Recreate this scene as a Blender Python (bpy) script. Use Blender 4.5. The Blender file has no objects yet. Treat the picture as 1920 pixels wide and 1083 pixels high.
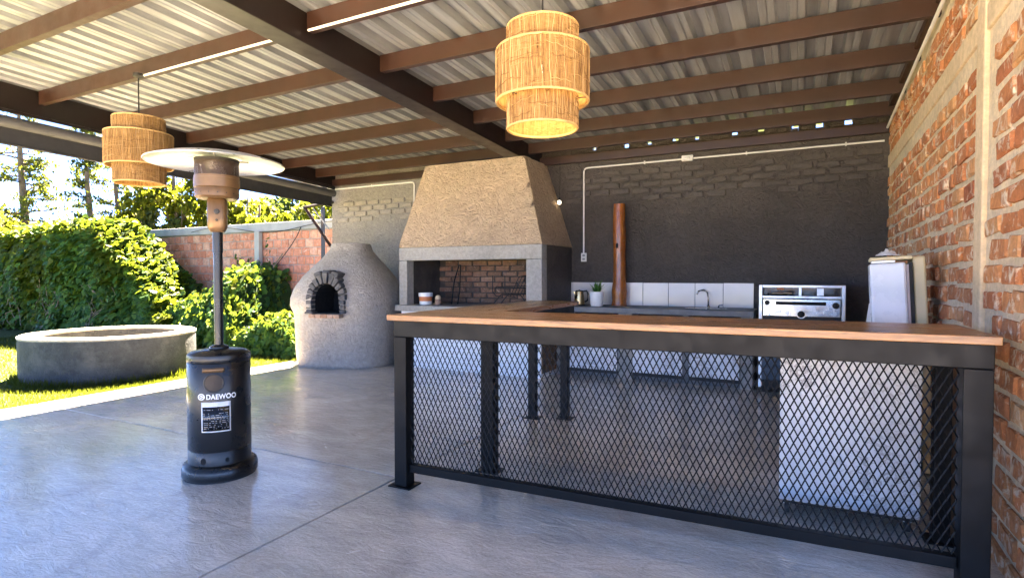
import bpy, bmesh, math, random
from mathutils import Vector, Matrix, noise
R = math.radians
random.seed(7)
scene = bpy.context.scene
COL = scene.collection

# ------------------------------------------------------------------ camera, sky, sun, exposure
cam_d = bpy.data.cameras.new('camera'); cam = bpy.data.objects.new('camera', cam_d); COL.objects.link(cam)
cam.location = (0, 0, 1.3); cam.rotation_euler = (R(90 - 1.33), 0, R(27.1))
cam_d.sensor_width = 36; cam_d.lens = 1055 / 1920 * 36; cam_d.clip_start = 0.05; cam_d.clip_end = 2000
scene.camera = cam

SUN = Vector((-0.36, 0.6, 1.0)).normalized()
world = bpy.data.worlds.new('World'); scene.world = world; world.use_nodes = True
wn = world.node_tree.nodes; wl = world.node_tree.links
sky = wn.new('ShaderNodeTexSky'); sky.sky_type = 'NISHITA'; sky.sun_disc = False
sky.sun_elevation = math.asin(SUN.z); sky.sun_rotation = math.atan2(SUN.x, SUN.y)
sky.air_density = 0.095; sky.dust_density = 0.0; sky.ozone_density = 7.0; sky.altitude = 0
bg = wn['Background']; bg.inputs[1].default_value = 0.08
wl.new(sky.outputs[0], bg.inputs[0])
sun_d = bpy.data.lights.new('sun', 'SUN'); sun_d.energy = 4.2; sun_d.angle = R(0.5); sun_d.color = (1.0, 0.90, 0.77)
sun = bpy.data.objects.new('sun', sun_d); COL.objects.link(sun)
sun.rotation_euler = SUN.to_track_quat('Z', 'Y').to_euler(); sun.location = SUN * 40
scene.view_settings.view_transform = 'Standard'; scene.view_settings.look = 'None'
scene.view_settings.exposure = 5.52; scene.view_settings.gamma = 1.0
scene.view_settings.use_white_balance = True; scene.view_settings.white_balance_temperature = 8000
scene.render.engine = 'CYCLES'
scene.cycles.use_denoising = True
scene.cycles.max_bounces = 8; scene.cycles.diffuse_bounces = 5; scene.cycles.transparent_max_bounces = 12
scene.cycles.sample_clamp_indirect = 8.0

# ------------------------------------------------------------------ helpers
class MB:
    def __init__(s): s.v = []; s.f = []
    def add(s, vs, fs):
        b = len(s.v); s.v += [tuple(p) for p in vs]; s.f += [tuple(i + b for i in q) for q in fs]
    def box(s, x0, x1, y0, y1, z0, z1, M=None):
        vs = [Vector(p) for p in ((x0,y0,z0),(x1,y0,z0),(x1,y1,z0),(x0,y1,z0),(x0,y0,z1),(x1,y0,z1),(x1,y1,z1),(x0,y1,z1))]
        if M: vs = [M @ p for p in vs]
        s.add(vs, [(0,3,2,1),(4,5,6,7),(0,1,5,4),(1,2,6,5),(2,3,7,6),(3,0,4,7)]); return s
    def tube(s, pts, r, n=8, caps=True, r1=None, sx=1.0):
        pts = [Vector(p) for p in pts]; m = len(pts); rings = []
        up = Vector((0, 0, 1))
        for i, p in enumerate(pts):
            t = (pts[min(i+1, m-1)] - pts[max(i-1, 0)]).normalized()
            a = up if abs(t.dot(up)) < .95 else Vector((1, 0, 0))
            u = t.cross(a).normalized(); w = u.cross(t).normalized()
            rr = r if r1 is None else r + (r1 - r) * i / (m - 1)
            if isinstance(r, (list, tuple)): rr = r[i]
            rings.append([p + (u * math.cos(2*math.pi*k/n) * sx + w * math.sin(2*math.pi*k/n)) * rr for k in range(n)])
        vs = [q for rg in rings for q in rg]; fs = []
        for i in range(m - 1):
            for k in range(n):
                k2 = (k + 1) % n
                fs.append((i*n+k, i*n+k2, (i+1)*n+k2, (i+1)*n+k))
        if caps: fs.append(tuple(range(n))[::-1]); fs.append(tuple((m-1)*n+k for k in range(n)))
        s.add(vs, fs); return s
    def lathe(s, prof, n=32, c=(0,0,0), fn=None, close=False):
        m = len(prof); vs = []
        for (r, z) in prof:
            for k in range(n):
                a = 2*math.pi*k/n; q = fn(a, z) if fn else 1.0
                vs.append((c[0] + r*q*math.cos(a), c[1] + r*q*math.sin(a), c[2] + z))
        fs = []
        for i in range(m - 1 + (1 if close else 0)):
            j = (i + 1) % m
            for k in range(n):
                k2 = (k+1) % n; fs.append((i*n+k, i*n+k2, j*n+k2, j*n+k))
        if not close:
            if prof[0][0] > 1e-5: fs.append(tuple(range(n))[::-1])
            if prof[-1][0] > 1e-5: fs.append(tuple((m-1)*n+k for k in range(n)))
        s.add(vs, fs); return s
    def prism(s, poly, y0, y1, M=None):            # polygon in local x,z extruded along y (y0 front)
        n = len(poly)
        vs = [Vector((p[0], y0, p[1])) for p in poly] + [Vector((p[0], y1, p[1])) for p in poly]
        if M: vs = [M @ p for p in vs]
        fs = [tuple(range(n)), tuple(range(2*n-1, n-1, -1))]
        for i in range(n):
            j = (i+1) % n; fs.append((i, i+n, j+n, j))
        s.add(vs, fs); return s
    def mesh(s, name):
        me = bpy.data.meshes.new(name); me.from_pydata(s.v, [], s.f); me.update(); return me
    def build(s, name, mat, parent=None, smooth=False, bevel=0, fix=True, loc=None, label=None):
        me = s.mesh(name)
        if fix:
            bm = bmesh.new(); bm.from_mesh(me); bmesh.ops.recalc_face_normals(bm, faces=bm.faces); bm.to_mesh(me); bm.free()
        return link(name, me, mat, parent, smooth, bevel, loc, label)
def link(name, me, mat, parent=None, smooth=False, bevel=0, loc=None, label=None):
    o = bpy.data.objects.new(name, me); COL.objects.link(o)
    if mat and not me.materials: me.materials.append(mat)
    if smooth:
        me.polygons.foreach_set('use_smooth', [True]*len(me.polygons))
        if smooth != 'all':
            try: me.set_sharp_from_angle(angle=R(40))
            except Exception: pass
    if bevel:
        b = o.modifiers.new('bevel', 'BEVEL'); b.width = bevel; b.segments = 2; b.limit_method = 'ANGLE'; b.angle_limit = R(40)
    if parent: o.parent = parent
    if loc: o.location = loc
    if label: o['label'] = label
    return o
def thing(name, label, cat, loc=(0,0,0), rz=0, group=None, rot=None):
    o = bpy.data.objects.new(name, None); COL.objects.link(o); o.location = loc
    o.rotation_euler = rot if rot else (0, 0, rz); o.empty_display_size = .1
    return tag(o, label, cat, group)
def tag(o, label, cat, group=None, kind=None):
    if label: o['label'] = label
    if cat: o['category'] = cat
    if group: o['group'] = group
    if kind: o['kind'] = kind
    return o
def structure(o): o['kind'] = 'structure'; return o
def bx(name, a, mat, parent=None, bevel=0.003, M=None, label=None):
    return MB().box(*a, M=M).build(name, mat, parent, bevel=bevel, label=label)

# ------------------------------------------------------------------ materials
class NT:
    def __init__(s, name):
        s.m = bpy.data.materials.new(name); s.m.use_nodes = True; s.t = s.m.node_tree; s.n = s.t.nodes; s.l = s.t.links
        s.b = s.n['Principled BSDF']; s.out = s.n['Material Output']; s.co = s.n.new('ShaderNodeTexCoord')
    def node(s, k, **kw):
        n = s.n.new('ShaderNode' + k)
        for a, v in kw.items(): setattr(n, a, v)
        return n
    def put(s, sock, v):
        if v is None: return
        if hasattr(v, 'is_output'): s.l.new(v, sock)
        else:
            if isinstance(v, (tuple, list)) and len(v) == 3 and sock.type == 'RGBA': v = (*v, 1)
            sock.default_value = v
    def coord(s, scale=(1,1,1), which='Object', rot=(0,0,0)):
        mp = s.node('Mapping'); s.l.new(s.co.outputs[which], mp.inputs[0])
        mp.inputs['Scale'].default_value = scale; mp.inputs['Rotation'].default_value = rot; return mp.outputs[0]
    def wcoord(s, scale=(1,1,1)):
        g = s.node('NewGeometry'); mp = s.node('Mapping'); s.l.new(g.outputs['Position'], mp.inputs[0])
        mp.inputs['Scale'].default_value = scale; return mp.outputs[0]
    def noise(s, vec, scale, detail=4, rough=.55, dist=0, out=0):
        n = s.node('TexNoise'); s.l.new(vec, n.inputs['Vector']); n.inputs['Scale'].default_value = scale
        n.inputs['Detail'].default_value = detail; n.inputs['Roughness'].default_value = rough; n.inputs['Distortion'].default_value = dist
        return n.outputs[out]
    def voro(s, vec, scale, feature='F1', out='Distance', rnd=1.0):
        n = s.node('TexVoronoi', feature=feature); s.l.new(vec, n.inputs['Vector']); n.inputs['Scale'].default_value = scale
        n.inputs['Randomness'].default_value = rnd; return n.outputs[out]
    def ramp(s, fac, stops, interp='LINEAR'):
        n = s.node('ValToRGB'); s.l.new(fac, n.inputs[0]); n.color_ramp.interpolation = interp; e = n.color_ramp.elements
        while len(e) < len(stops): e.new(.5)
        for q, (p, c) in zip(e, stops):
            q.position = p; q.color = (c, c, c, 1) if isinstance(c, (int, float)) else (*c, 1)
        return n.outputs[0]
    def mix(s, fac, a, b, mode='MIX'):
        n = s.node('Mix', data_type='RGBA', blend_type=mode); s.put(n.inputs[0], fac); s.put(n.inputs[6], a); s.put(n.inputs[7], b); return n.outputs[2]
    def math(s, op, a, b=None, clamp=False):
        n = s.node('Math', operation=op, use_clamp=clamp); s.put(n.inputs[0], a); s.put(n.inputs[1], b); return n.outputs[0]
    def bump(s, h, strength=.4, dist=.01, prev=None):
        n = s.node('Bump'); n.inputs['Strength'].default_value = strength; n.inputs['Distance'].default_value = dist
        s.l.new(h, n.inputs['Height'])
        if prev: s.l.new(prev, n.inputs['Normal'])
        return n.outputs[0]
    def rnd(s):
        g = s.node('NewGeometry'); o = s.node('ObjectInfo')
        return s.math('FRACT', s.math('ADD', g.outputs['Random Per Island'], o.outputs['Random']))
    def fin(s, color=None, rough=None, metal=None, normal=None, spec=None, coat=None, coat_rough=None):
        s.put(s.b.inputs['Base Color'], color); s.put(s.b.inputs['Roughness'], rough); s.put(s.b.inputs['Metallic'], metal)
        s.put(s.b.inputs['Normal'], normal); s.put(s.b.inputs['Specular IOR Level'], spec); s.put(s.b.inputs['Coat Weight'], coat); s.put(s.b.inputs['Coat Roughness'], coat_rough)
        return s.m
def simple(name, c, rough=.5, metal=0, var=.15, vs=6, bump=0, bs=40, bd=.003, spec=None):
    t = NT(name); w = t.wcoord()
    n = t.noise(w, vs, 5); lo = tuple(x*(1-var) for x in c); hi = tuple(min(1, x*(1+var)) for x in c)
    col = t.ramp(n, [(.3, lo), (.7, hi)])
    rg = t.ramp(t.noise(w, vs*2.3, 4), [(.3, max(.03, rough-.08)), (.7, min(1, rough+.1))])
    nm = t.bump(t.noise(w, bs, 5), bump, bd) if bump else None
    return t.fin(col, rg, metal, nm, spec)
def plaster(name, c, bs=14, strength=.6, dist=.02, var=.2, stain=None, rough=.85):
    t = NT(name); w = t.wcoord()
    a = t.noise(w, bs*.35, 3, .5, 1.2); b = t.noise(w, bs, 6, .62, 1.8); r = t.math('ABSOLUTE', t.math('SUBTRACT', b, .5))
    ridge = t.math('SUBTRACT', 1.0, t.math('MULTIPLY', r, 5.0, True), True)
    h = t.math('ADD', t.math('MULTIPLY', ridge, .55), t.math('ADD', a, t.math('MULTIPLY', t.noise(w, bs*5, 4, .7), .35)))
    n = t.noise(w, 1.3, 6, .65); lo = tuple(x*(1-var) for x in c); hi = tuple(min(1, x*(1+var)) for x in c)
    col = t.ramp(n, [(.3, lo), (.7, hi)])
    fine = t.ramp(t.noise(w, 22, 5, .7), [(.35, .82), (.65, 1.1)]); col = t.mix(1.0, col, fine, 'MULTIPLY')
    if stain: col = t.mix(t.ramp(t.noise(w, 2.6, 5, .7), [(.5, 0), (.72, .75)]), col, stain)
    return t.fin(col, rough, 0, t.bump(h, strength, dist), .3)

M = {}
def floor_mat():
    t = NT('sealed_concrete'); w = t.wcoord()
    big = t.noise(w, .55, 6, .6, .6); st = t.noise(t.wcoord((.9, 2.4, 1)), 2.2, 6, .62, 1.0)
    col = t.mix(t.ramp(big, [(.35, 0), (.65, 1)]), (.54, .485, .41), (.72, .66, .575))
    col = t.mix(1, col, t.ramp(st, [(.3, .80), (.7, 1.13)]), 'MULTIPLY')
    col = t.mix(1, col, t.ramp(t.noise(w, 60, 4, .7), [(.3, .86), (.7, 1.1)]), 'MULTIPLY')
    stain = t.ramp(t.noise(t.wcoord((1.4, .8, 1)), 1.1, 6, .7, .8), [(.52, 0), (.68, .5)])
    col = t.mix(stain, col, (.38, .315, .255))
    col = t.mix(t.ramp(t.noise(w, 130, 2, .5), [(.68, 0), (.74, .45)]), col, (.12, .10, .08))
    h = t.math('ADD', t.math('MULTIPLY', t.noise(t.wcoord((1, 2.2, 1)), 7, 6, .6, 1.4), 1.2), t.math('MULTIPLY', t.noise(w, 30, 5, .65, 1.6), .5))
    rg = t.ramp(t.noise(t.wcoord((1, 2, 1)), 3.2, 6, .65, .8), [(.3, .09), (.7, .28)])
    return t.fin(col, rg, 0, t.bump(h, .6, .022), 1.0, .6, .14)
M['floor'] = floor_mat()
M['kerb'] = simple('raw_concrete', (.42, .40, .37), .8, var=.2, vs=4, bump=.4, bs=30, bd=.01)
M['earth'] = simple('earth', (.13, .10, .06), .95, var=.3, vs=3, bump=.5, bs=20, bd=.03)
def lawn_mat(name='lawn_green'):
    t = NT(name); w = t.wcoord()
    c = t.ramp(t.noise(w, 1.4, 6, .65), [(.3, (.035, .055, .011)), (.55, (.06, .085, .016)), (.75, (.095, .10, .03))])
    c = t.mix(1, c, t.ramp(t.noise(w, 45, 3), [(.3, .6), (.7, 1.3)]), 'MULTIPLY')
    return t.fin(c, .9, 0, t.bump(t.noise(w, 70, 4), .8, .03), .2)
M['lawn'] = lawn_mat()
def leaf_mat(name, cols, trans=.45, rough=.45):
    t = NT(name); r = t.rnd()
    k = len(cols); col = t.ramp(r, [(i/(k-1), c) for i, c in enumerate(cols)])
    t.fin(col, rough + .15, 0, None, .15)
    tr = t.node('BsdfTranslucent'); mx = t.node('MixShader'); mx.inputs[0].default_value = trans
    c2 = t.mix(.4, col, (.26, .32, .025)); t.l.new(c2, tr.inputs[0])
    t.l.new(t.b.outputs[0], mx.inputs[1]); t.l.new(tr.outputs[0], mx.inputs[2]); t.l.new(mx.outputs[0], t.out.inputs[0])
    return t.m
M['ivy'] = leaf_mat('ivy_leaf', [(.018, .06, .022), (.03, .09, .024), (.045, .12, .026), (.07, .15, .028), (.11, .17, .03)], .3, .38)
M['ivyy'] = leaf_mat('ivy_leaf_yellow_sunlit', [(.016, .043, .007), (.033, .065, .007), (.058, .086, .010), (.090, .101, .012)], .4, .42)  # yellow leaf mix, also carries sunlight as colour on the hedge
M['blade'] = leaf_mat('grass_blade', [(.022, .037, .005), (.037, .056, .007), (.058, .072, .012), (.066, .062, .023)], .35, .5)
M['pine'] = leaf_mat('pine_needles', [(.018, .034, .014), (.03, .05, .016), (.055, .07, .018), (.09, .09, .022)], .3, .6)
M['broad'] = leaf_mat('broad_leaf', [(.023, .043, .007), (.055, .074, .007), (.094, .101, .007), (.128, .121, .012)], .45, .5)
M['bluegreen'] = leaf_mat('far_leaf', [(.026, .062, .036), (.047, .088, .036), (.078, .120, .031)], .35, .5)
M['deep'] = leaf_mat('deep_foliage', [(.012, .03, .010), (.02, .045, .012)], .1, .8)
M['bark'] = simple('bark', (.12, .085, .055), .9, var=.35, vs=9, bump=.8, bs=25, bd=.03)
M['vine'] = simple('vine_stem', (.20, .15, .11), .85, var=.3, vs=9)
M['potplant'] = leaf_mat('pot_plant_leaf', [(.03, .11, .02), (.07, .19, .03), (.13, .27, .05)], .3, .35)

def brick_mat(name, cols, lime=.5, limec=(.55, .44, .32), fine=1.0):
    t = NT(name); r = t.rnd(); w = t.wcoord()
    k = len(cols); col = t.ramp(r, [(i/(k-1), c) for i, c in enumerate(cols)])
    col = t.mix(1, col, t.ramp(t.noise(w, 26*fine, 6, .7), [(.25, .62), (.75, 1.3)]), 'MULTIPLY')
    col = t.mix(t.ramp(t.noise(w, 9*fine, 3, .5), [(.55, 0), (.75, .5)]), col, (.20, .06, .03))
    lm = t.ramp(t.noise(w, 11*fine, 6, .66, .9), [(.62 - .12*lime, 0), (.72 - .10*lime, .85)])
    col = t.mix(lm, col, limec)
    h = t.math('ADD', t.noise(w, 38, 6, .7), t.math('MULTIPLY', lm, .5))
    return t.fin(col, .88, 0, t.bump(h, .7, .012), .25)
M['brick'] = brick_mat('old_red_brick', [(.42, .14, .06), (.52, .19, .075), (.56, .235, .095), (.48, .165, .065), (.60, .31, .14), (.39, .12, .055)], .85, (.74, .61, .45))
M['mortar'] = plaster('lime_mortar', (.74, .59, .41), bs=24, strength=.7, dist=.018, var=.2)
M['band'] = plaster('cement_band', (.64, .48, .31), bs=20, strength=.35, dist=.012, var=.14)
M['block'] = brick_mat('clay_block', [(.50, .19, .12), (.58, .26, .18), (.54, .22, .14), (.62, .36, .27)], .42, (.58, .46, .40), .6)
M['blockmortar'] = simple('block_mortar', (.33, .28, .26), .9, var=.2, vs=8, bump=.4, bs=40, bd=.01)
M['coping'] = simple('grey_coping', (.30, .30, .31), .85, var=.15, vs=3, bump=.3, bs=30, bd=.01)
M['soot'] = brick_mat('sooty_brick', [(.15, .085, .055), (.24, .13, .08), (.11, .07, .05), (.30, .17, .11)], .25, (.34, .25, .19))
M['sootm'] = simple('sooty_mortar', (.055, .042, .034), .95, var=.4, vs=5)
M['black'] = simple('soot_black', (.006, .005, .005), .95, var=.3)
M['dark'] = plaster('charcoal_plaster', (.085, .070, .059), bs=8, strength=.75, dist=.035, var=.22, rough=.5)
M['darkbrick'] = plaster('charcoal_brick_paint', (.085, .070, .059), bs=14, strength=.5, dist=.02, var=.18, rough=.5)
M['greybrick'] = plaster('grey_brick_paint', (.28, .24, .20), bs=14, strength=.5, dist=.02, var=.15, rough=.8)
M['grey'] = plaster('grey_plaster', (.25, .22, .19), bs=9, strength=.75, dist=.03, var=.2, rough=.8)
M['hood'] = plaster('sand_plaster', (.52, .375, .25), bs=7, strength=.8, dist=.05, var=.16, stain=(.40, .30, .195))
M['cement'] = plaster('cement_plaster', (.34, .315, .28), bs=16, strength=.5, dist=.016, var=.14)
M['oven'] = plaster('oven_render', (.40, .36, .315), bs=8, strength=.7, dist=.035, var=.2, stain=(.30, .27, .235))
M['ovenstone'] = simple('slate_stone', (.075, .073, .075), .8, var=.35, vs=14, bump=.6, bs=30, bd=.01)
M['sill'] = brick_mat('sill_brick', [(.36, .22, .15), (.45, .30, .22), (.30, .16, .10)], .3)
M['pit'] = plaster('pit_paint', (.038, .045, .057), bs=9, strength=.6, dist=.03, var=.2, stain=(.10, .105, .11), rough=.7)
M['rim'] = plaster('pit_rim_cement', (.27, .26, .25), bs=18, strength=.4, dist=.012, var=.15)
M['sand'] = simple('sand', (.42, .35, .25), .95, var=.2, vs=8, bump=.6, bs=30, bd=.02)
def wood_mat(name, c1, c2, c3, sc=(1, 12, 12), rough=.35):
    t = NT(name); w = t.coord(sc); o = t.node('ObjectInfo')
    off = t.node('VectorMath', operation='ADD'); cb = t.node('CombineXYZ'); t.l.new(t.math('MULTIPLY', o.outputs['Random'], 37.0), cb.inputs[0])
    t.l.new(w, off.inputs[0]); t.l.new(cb.outputs[0], off.inputs[1]); v = off.outputs[0]
    g = t.noise(v, 2.2, 7, .62, 1.6); col = t.ramp(g, [(.28, c1), (.5, c2), (.74, c3)])
    col = t.mix(1, col, t.ramp(t.noise(v, 14, 4, .7), [(.3, .78), (.7, 1.12)]), 'MULTIPLY')
    col = t.mix(1, col, t.ramp(o.outputs['Random'], [(0, .82), (1, 1.14)]), 'MULTIPLY')
    return t.fin(col, t.ramp(g, [(.3, rough+.12), (.7, rough-.04)]), 0, t.bump(t.noise(v, 10, 5), .25, .004), .5)
M['wood'] = wood_mat('bar_hardwood', (.13, .056, .02), (.28, .125, .044), (.41, .195, .07), (1.2, 14, 14), .26)
M['woody'] = wood_mat('bar_hardwood_across', (.13, .056, .02), (.28, .125, .044), (.41, .195, .07), (14, 1.2, 14), .26)
M['log'] = wood_mat('varnished_log', (.15, .038, .011), (.34, .10, .022), (.48, .18, .045), (7, 7, .9), .22)
M['board'] = wood_mat('rough_board', (.08, .04, .02), (.16, .08, .035), (.24, .13, .06), (9, 9, 1), .7)
M['steel'] = simple('black_painted_steel', (.0055, .0048, .0044), .46, .0, var=.25, vs=5, bump=.1, bs=60, bd=.002, spec=.18)
M['meshsteel'] = simple('black_mesh_steel', (.006, .0055, .0055), .45, .0, var=.25, vs=8, spec=.16)
M['purlin'] = simple('brown_steel', (.034, .0125, .007), .42, .0, var=.22, vs=3, bump=.08, bs=50, bd=.002)
M['beam'] = simple('dark_brown_steel', (.010, .0046, .0038), .38, .0, var=.25, vs=3, bump=.1, bs=50, bd=.002)
def galv():
    t = NT('galvanised_sheet'); w = t.wcoord((5, .35, 1))
    n = t.noise(w, 2.5, 6, .65); col = t.ramp(n, [(.3, (.24, .25, .265)), (.65, (.42, .435, .455))])
    col = t.mix(t.ramp(t.noise(t.wcoord((3, .5, 1)), 2, 5, .7), [(.56, 0), (.75, .5)]), col, (.33, .27, .21))
    return t.fin(col, t.ramp(t.noise(w, 5, 4), [(.3, .34), (.7, .52)]), .55, t.bump(t.noise(w, 6, 3), .12, .004))
M['galv'] = galv()
M['blind'] = simple('grey_blind', (.06, .057, .055), .7, var=.15)
M['blindblack'] = simple('black_blind', (.018, .017, .017), .7, var=.2)
M['pvc'] = simple('white_pvc', (.74, .71, .66), .4, var=.06, vs=4)
M['whitepaint'] = simple('white_paint', (.78, .77, .76), .5, var=.05, vs=3, bump=.15, bs=30, bd=.004)
def scuffed():
    t = NT('scuffed_white_paint'); w = t.wcoord()
    v = t.noise(w, 5, 6, .7, 2.0); ln = t.math('ABSOLUTE', t.math('SUBTRACT', v, .5))
    m = t.math('MULTIPLY', t.ramp(ln, [(.0, 1), (.045, 0)]), t.ramp(t.noise(w, 2.2, 3), [(.44, 0), (.56, .9)]))
    c = t.mix(m, t.ramp(t.noise(w, 2, 5), [(.3, (.70, .69, .70)), (.7, (.82, .81, .81))]), (.26, .22, .20))
    return t.fin(c, .45, 0, t.bump(v, .3, .01), .4)
M['scuff'] = scuffed()
M['tile'] = simple('cream_tile', (.68, .62, .55), .18, var=.06, vs=2)
M['grout'] = simple('dark_grout', (.06, .055, .05), .9)
M['slab'] = simple('counter_cement', (.15, .15, .15), .6, var=.25, vs=6, bump=.3, bs=30, bd=.006)
M['stainless'] = simple('stainless', (.55, .54, .52), .22, 1.0, var=.15, vs=6)
M['alu'] = simple('brushed_frame', (.62, .60, .57), .35, .8, var=.1, vs=6)
M['gold'] = simple('champagne_metal', (.50, .36, .18), .28, 1.0, var=.1, vs=6)
M['bronze'] = simple('bronze_paint', (.165, .092, .043), .38, .5, var=.18, vs=8)
M['meshbronze'] = None
M['heaterblack'] = simple('heater_black', (.008, .0075, .0075), .3, .0, var=.3, vs=4, spec=.45)
M['dish'] = simple('dish_aluminium', (.62, .63, .65), .32, .85, var=.03, vs=3)
M['glassblack'] = simple('black_glass', (.008, .008, .009), .08, 0, var=.1)
M['rubber'] = simple('rubber', (.02, .02, .02), .7)
M['print'] = simple('white_print', (.80, .80, .80), .5, var=.02)
M['printgrey'] = simple('grey_print', (.25, .25, .25), .5, var=.02)
M['cream'] = simple('cream_enamel', (.62, .50, .28), .4, var=.1, vs=3)
M['enamel'] = simple('white_enamel', (.72, .72, .73), .25, var=.06, vs=3, bump=.08, bs=6, bd=.01)
M['mauve'] = simple('door_edge', (.42, .33, .31), .5, var=.1)
M['pot'] = simple('white_ceramic', (.80, .79, .77), .3, var=.03)
M['terracotta'] = simple('orange_band', (.52, .17, .06), .6, var=.12)
M['iron'] = simple('black_iron', (.022, .02, .018), .55, .4, var=.3, vs=12)
def rattan_mat():
    t = NT('woven_rattan')
    sp = t.node('SeparateXYZ'); t.l.new(t.co.outputs['Object'], sp.inputs[0])
    ang = t.math('ARCTAN2', sp.outputs[1], sp.outputs[0])
    cb = t.node('CombineXYZ'); t.l.new(t.math('MULTIPLY', ang, 22.0), cb.inputs[0]); t.l.new(t.math('MULTIPLY', sp.outputs[2], 7.0), cb.inputs[1])
    st = t.noise(cb.outputs[0], 1.25, 5, .7, .8)
    cb2 = t.node('CombineXYZ'); t.l.new(t.math('MULTIPLY', ang, 5.0), cb2.inputs[0]); t.l.new(t.math('MULTIPLY', sp.outputs[2], 70.0), cb2.inputs[1])
    st2 = t.noise(cb2.outputs[0], 1.0, 4, .6, 1.0)
    mask = t.ramp(t.noise(t.coord((1, 1, 1)), 7, 3), [(.48, 0), (.6, .6)])
    f = t.mix(mask, st, st2)
    col = t.ramp(f, [(.3, (.10, .045, .014)), (.48, (.29, .155, .05)), (.7, (.44, .275, .11))])
    t.fin(col, .75, 0, t.bump(f, .9, .012), .25)
    tr = t.node('BsdfTranslucent'); t.l.new(t.mix(1, col, (1.0, .9, .72), 'MULTIPLY'), tr.inputs[0])
    m1 = t.node('MixShader'); m1.inputs[0].default_value = .15; t.l.new(t.b.outputs[0], m1.inputs[1]); t.l.new(tr.outputs[0], m1.inputs[2])
    hole = t.ramp(f, [(.30, 1), (.35, 0)]); tp = t.node('BsdfTransparent'); m2 = t.node('MixShader')
    t.l.new(hole, m2.inputs[0]); t.l.new(m1.outputs[0], m2.inputs[1]); t.l.new(tp.outputs[0], m2.inputs[2]); t.l.new(m2.outputs[0], t.out.inputs[0])
    return t.m
M['rattan'] = rattan_mat()
def strand_mat():
    t = NT('rattan_strand'); return t.fin(t.ramp(t.rnd(), [(0, (.11, .05, .016)), (.35, (.24, .125, .045)), (.7, (.36, .21, .085)), (1, (.46, .29, .13))]), .7, 0, None, .2)
M['strand'] = strand_mat()
M['rattanrim'] = simple('rattan_rim', (.50, .30, .11), .7, var=.2, vs=20, bump=.5, bs=90, bd=.004)
def mesh_screen():
    t = NT('heater_screen'); sp = t.node('SeparateXYZ'); t.l.new(t.co.outputs['Object'], sp.inputs[0])
    ang = t.math('ARCTAN2', sp.outputs[1], sp.outputs[0]); a = t.math('SINE', t.math('MULTIPLY', ang, 90.0)); b = t.math('SINE', t.math('MULTIPLY', sp.outputs[2], 700.0))
    hole = t.ramp(t.math('MULTIPLY', a, b), [(.45, 0), (.6, 1)])
    t.fin((.045, .026, .018), .5, .4)
    tp = t.node('BsdfTransparent'); mx = t.node('MixShader'); t.l.new(hole, mx.inputs[0]); t.l.new(t.b.outputs[0], mx.inputs[1]); t.l.new(tp.outputs[0], mx.inputs[2]); t.l.new(mx.outputs[0], t.out.inputs[0])
    return t.m
M['screen'] = mesh_screen()
def emit(name, c, s):
    t = NT(name); t.fin(c, .4); t.b.inputs['Emission Color'].default_value = (*c, 1); t.b.inputs['Emission Strength'].default_value = s; return t.m
M['bulb'] = emit('lit_bulb', (1.0, .85, .62), .08)
M['bulbw'] = emit('lit_white_bulb', (1.0, .93, .8), .12)

# ------------------------------------------------------------------ setting: ground, patio, lawn
YB = 7.5                                                   # inner face of the back wall
o = structure(MB().box(-300, 300, -300, 300, -.40, -.16).build('ground', M['earth']))
lm = MB(); n = 60
for j in range(n + 1):
    for i in range(n + 1):
        x = -45 + 90*i/n; y = -40 + 80*j/n; lm.v.append((x, y, -.045 + .02*noise.noise(Vector((x*.4, y*.4, 3)))))
for j in range(n):
    for i in range(n): a = j*(n+1)+i; lm.f.append((a, a+1, a+n+2, a+n+1))
structure(lm.build('lawn', M['lawn'], smooth='all'))
PX0, PX1, PY0, PY1 = -6.92, 1.1, -11.0, YB + .1  # length behind the camera is extended to bounce light under the roof
patio = structure(bpy.data.objects.new('patio', None)); COL.objects.link(patio)
g = .007
JX, JY = -2.3, 2.88
for (x0, x1, y0, y1) in ((PX0, JX-g, PY0, JY-g), (PX0, JX-g, JY+g, PY1), (JX+g, PX1, PY0, PY1), (PX1+2*g, 7.0, PY0, 2.4)):  # last slab is out of view, added to bounce light inside
    bx('concrete_slab', (x0, x1, y0, y1, -.14, 0), M['floor'], patio, .004)
bx('slab_bed', (PX0+.02, PX1-.02, PY0+.02, PY1-.02, -.15, -.022), M['grout'], patio, 0)
# stone flags in the lawn between pit and patio
structure(MB().prism([(-8.1, 5.0), (-7.0, 5.05), (-7.0, 5.6), (-7.75, 5.75), (-8.2, 5.5)], 0, .06, Matrix.Rotation(R(90), 4, 'X') @ Matrix.Diagonal((1, 1, 1, 1))).build('path', M['kerb']))
path = bpy.data.objects['path']
bm = bmesh.new(); bm.from_mesh(path.data)
for v in bm.verts: x, y, z = v.co; v.co = (x, abs(z), -.02 if abs(y) < .03 else -.08)
bmesh.ops.recalc_face_normals(bm, faces=bm.faces); bm.to_mesh(path.data); bm.free()
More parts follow.
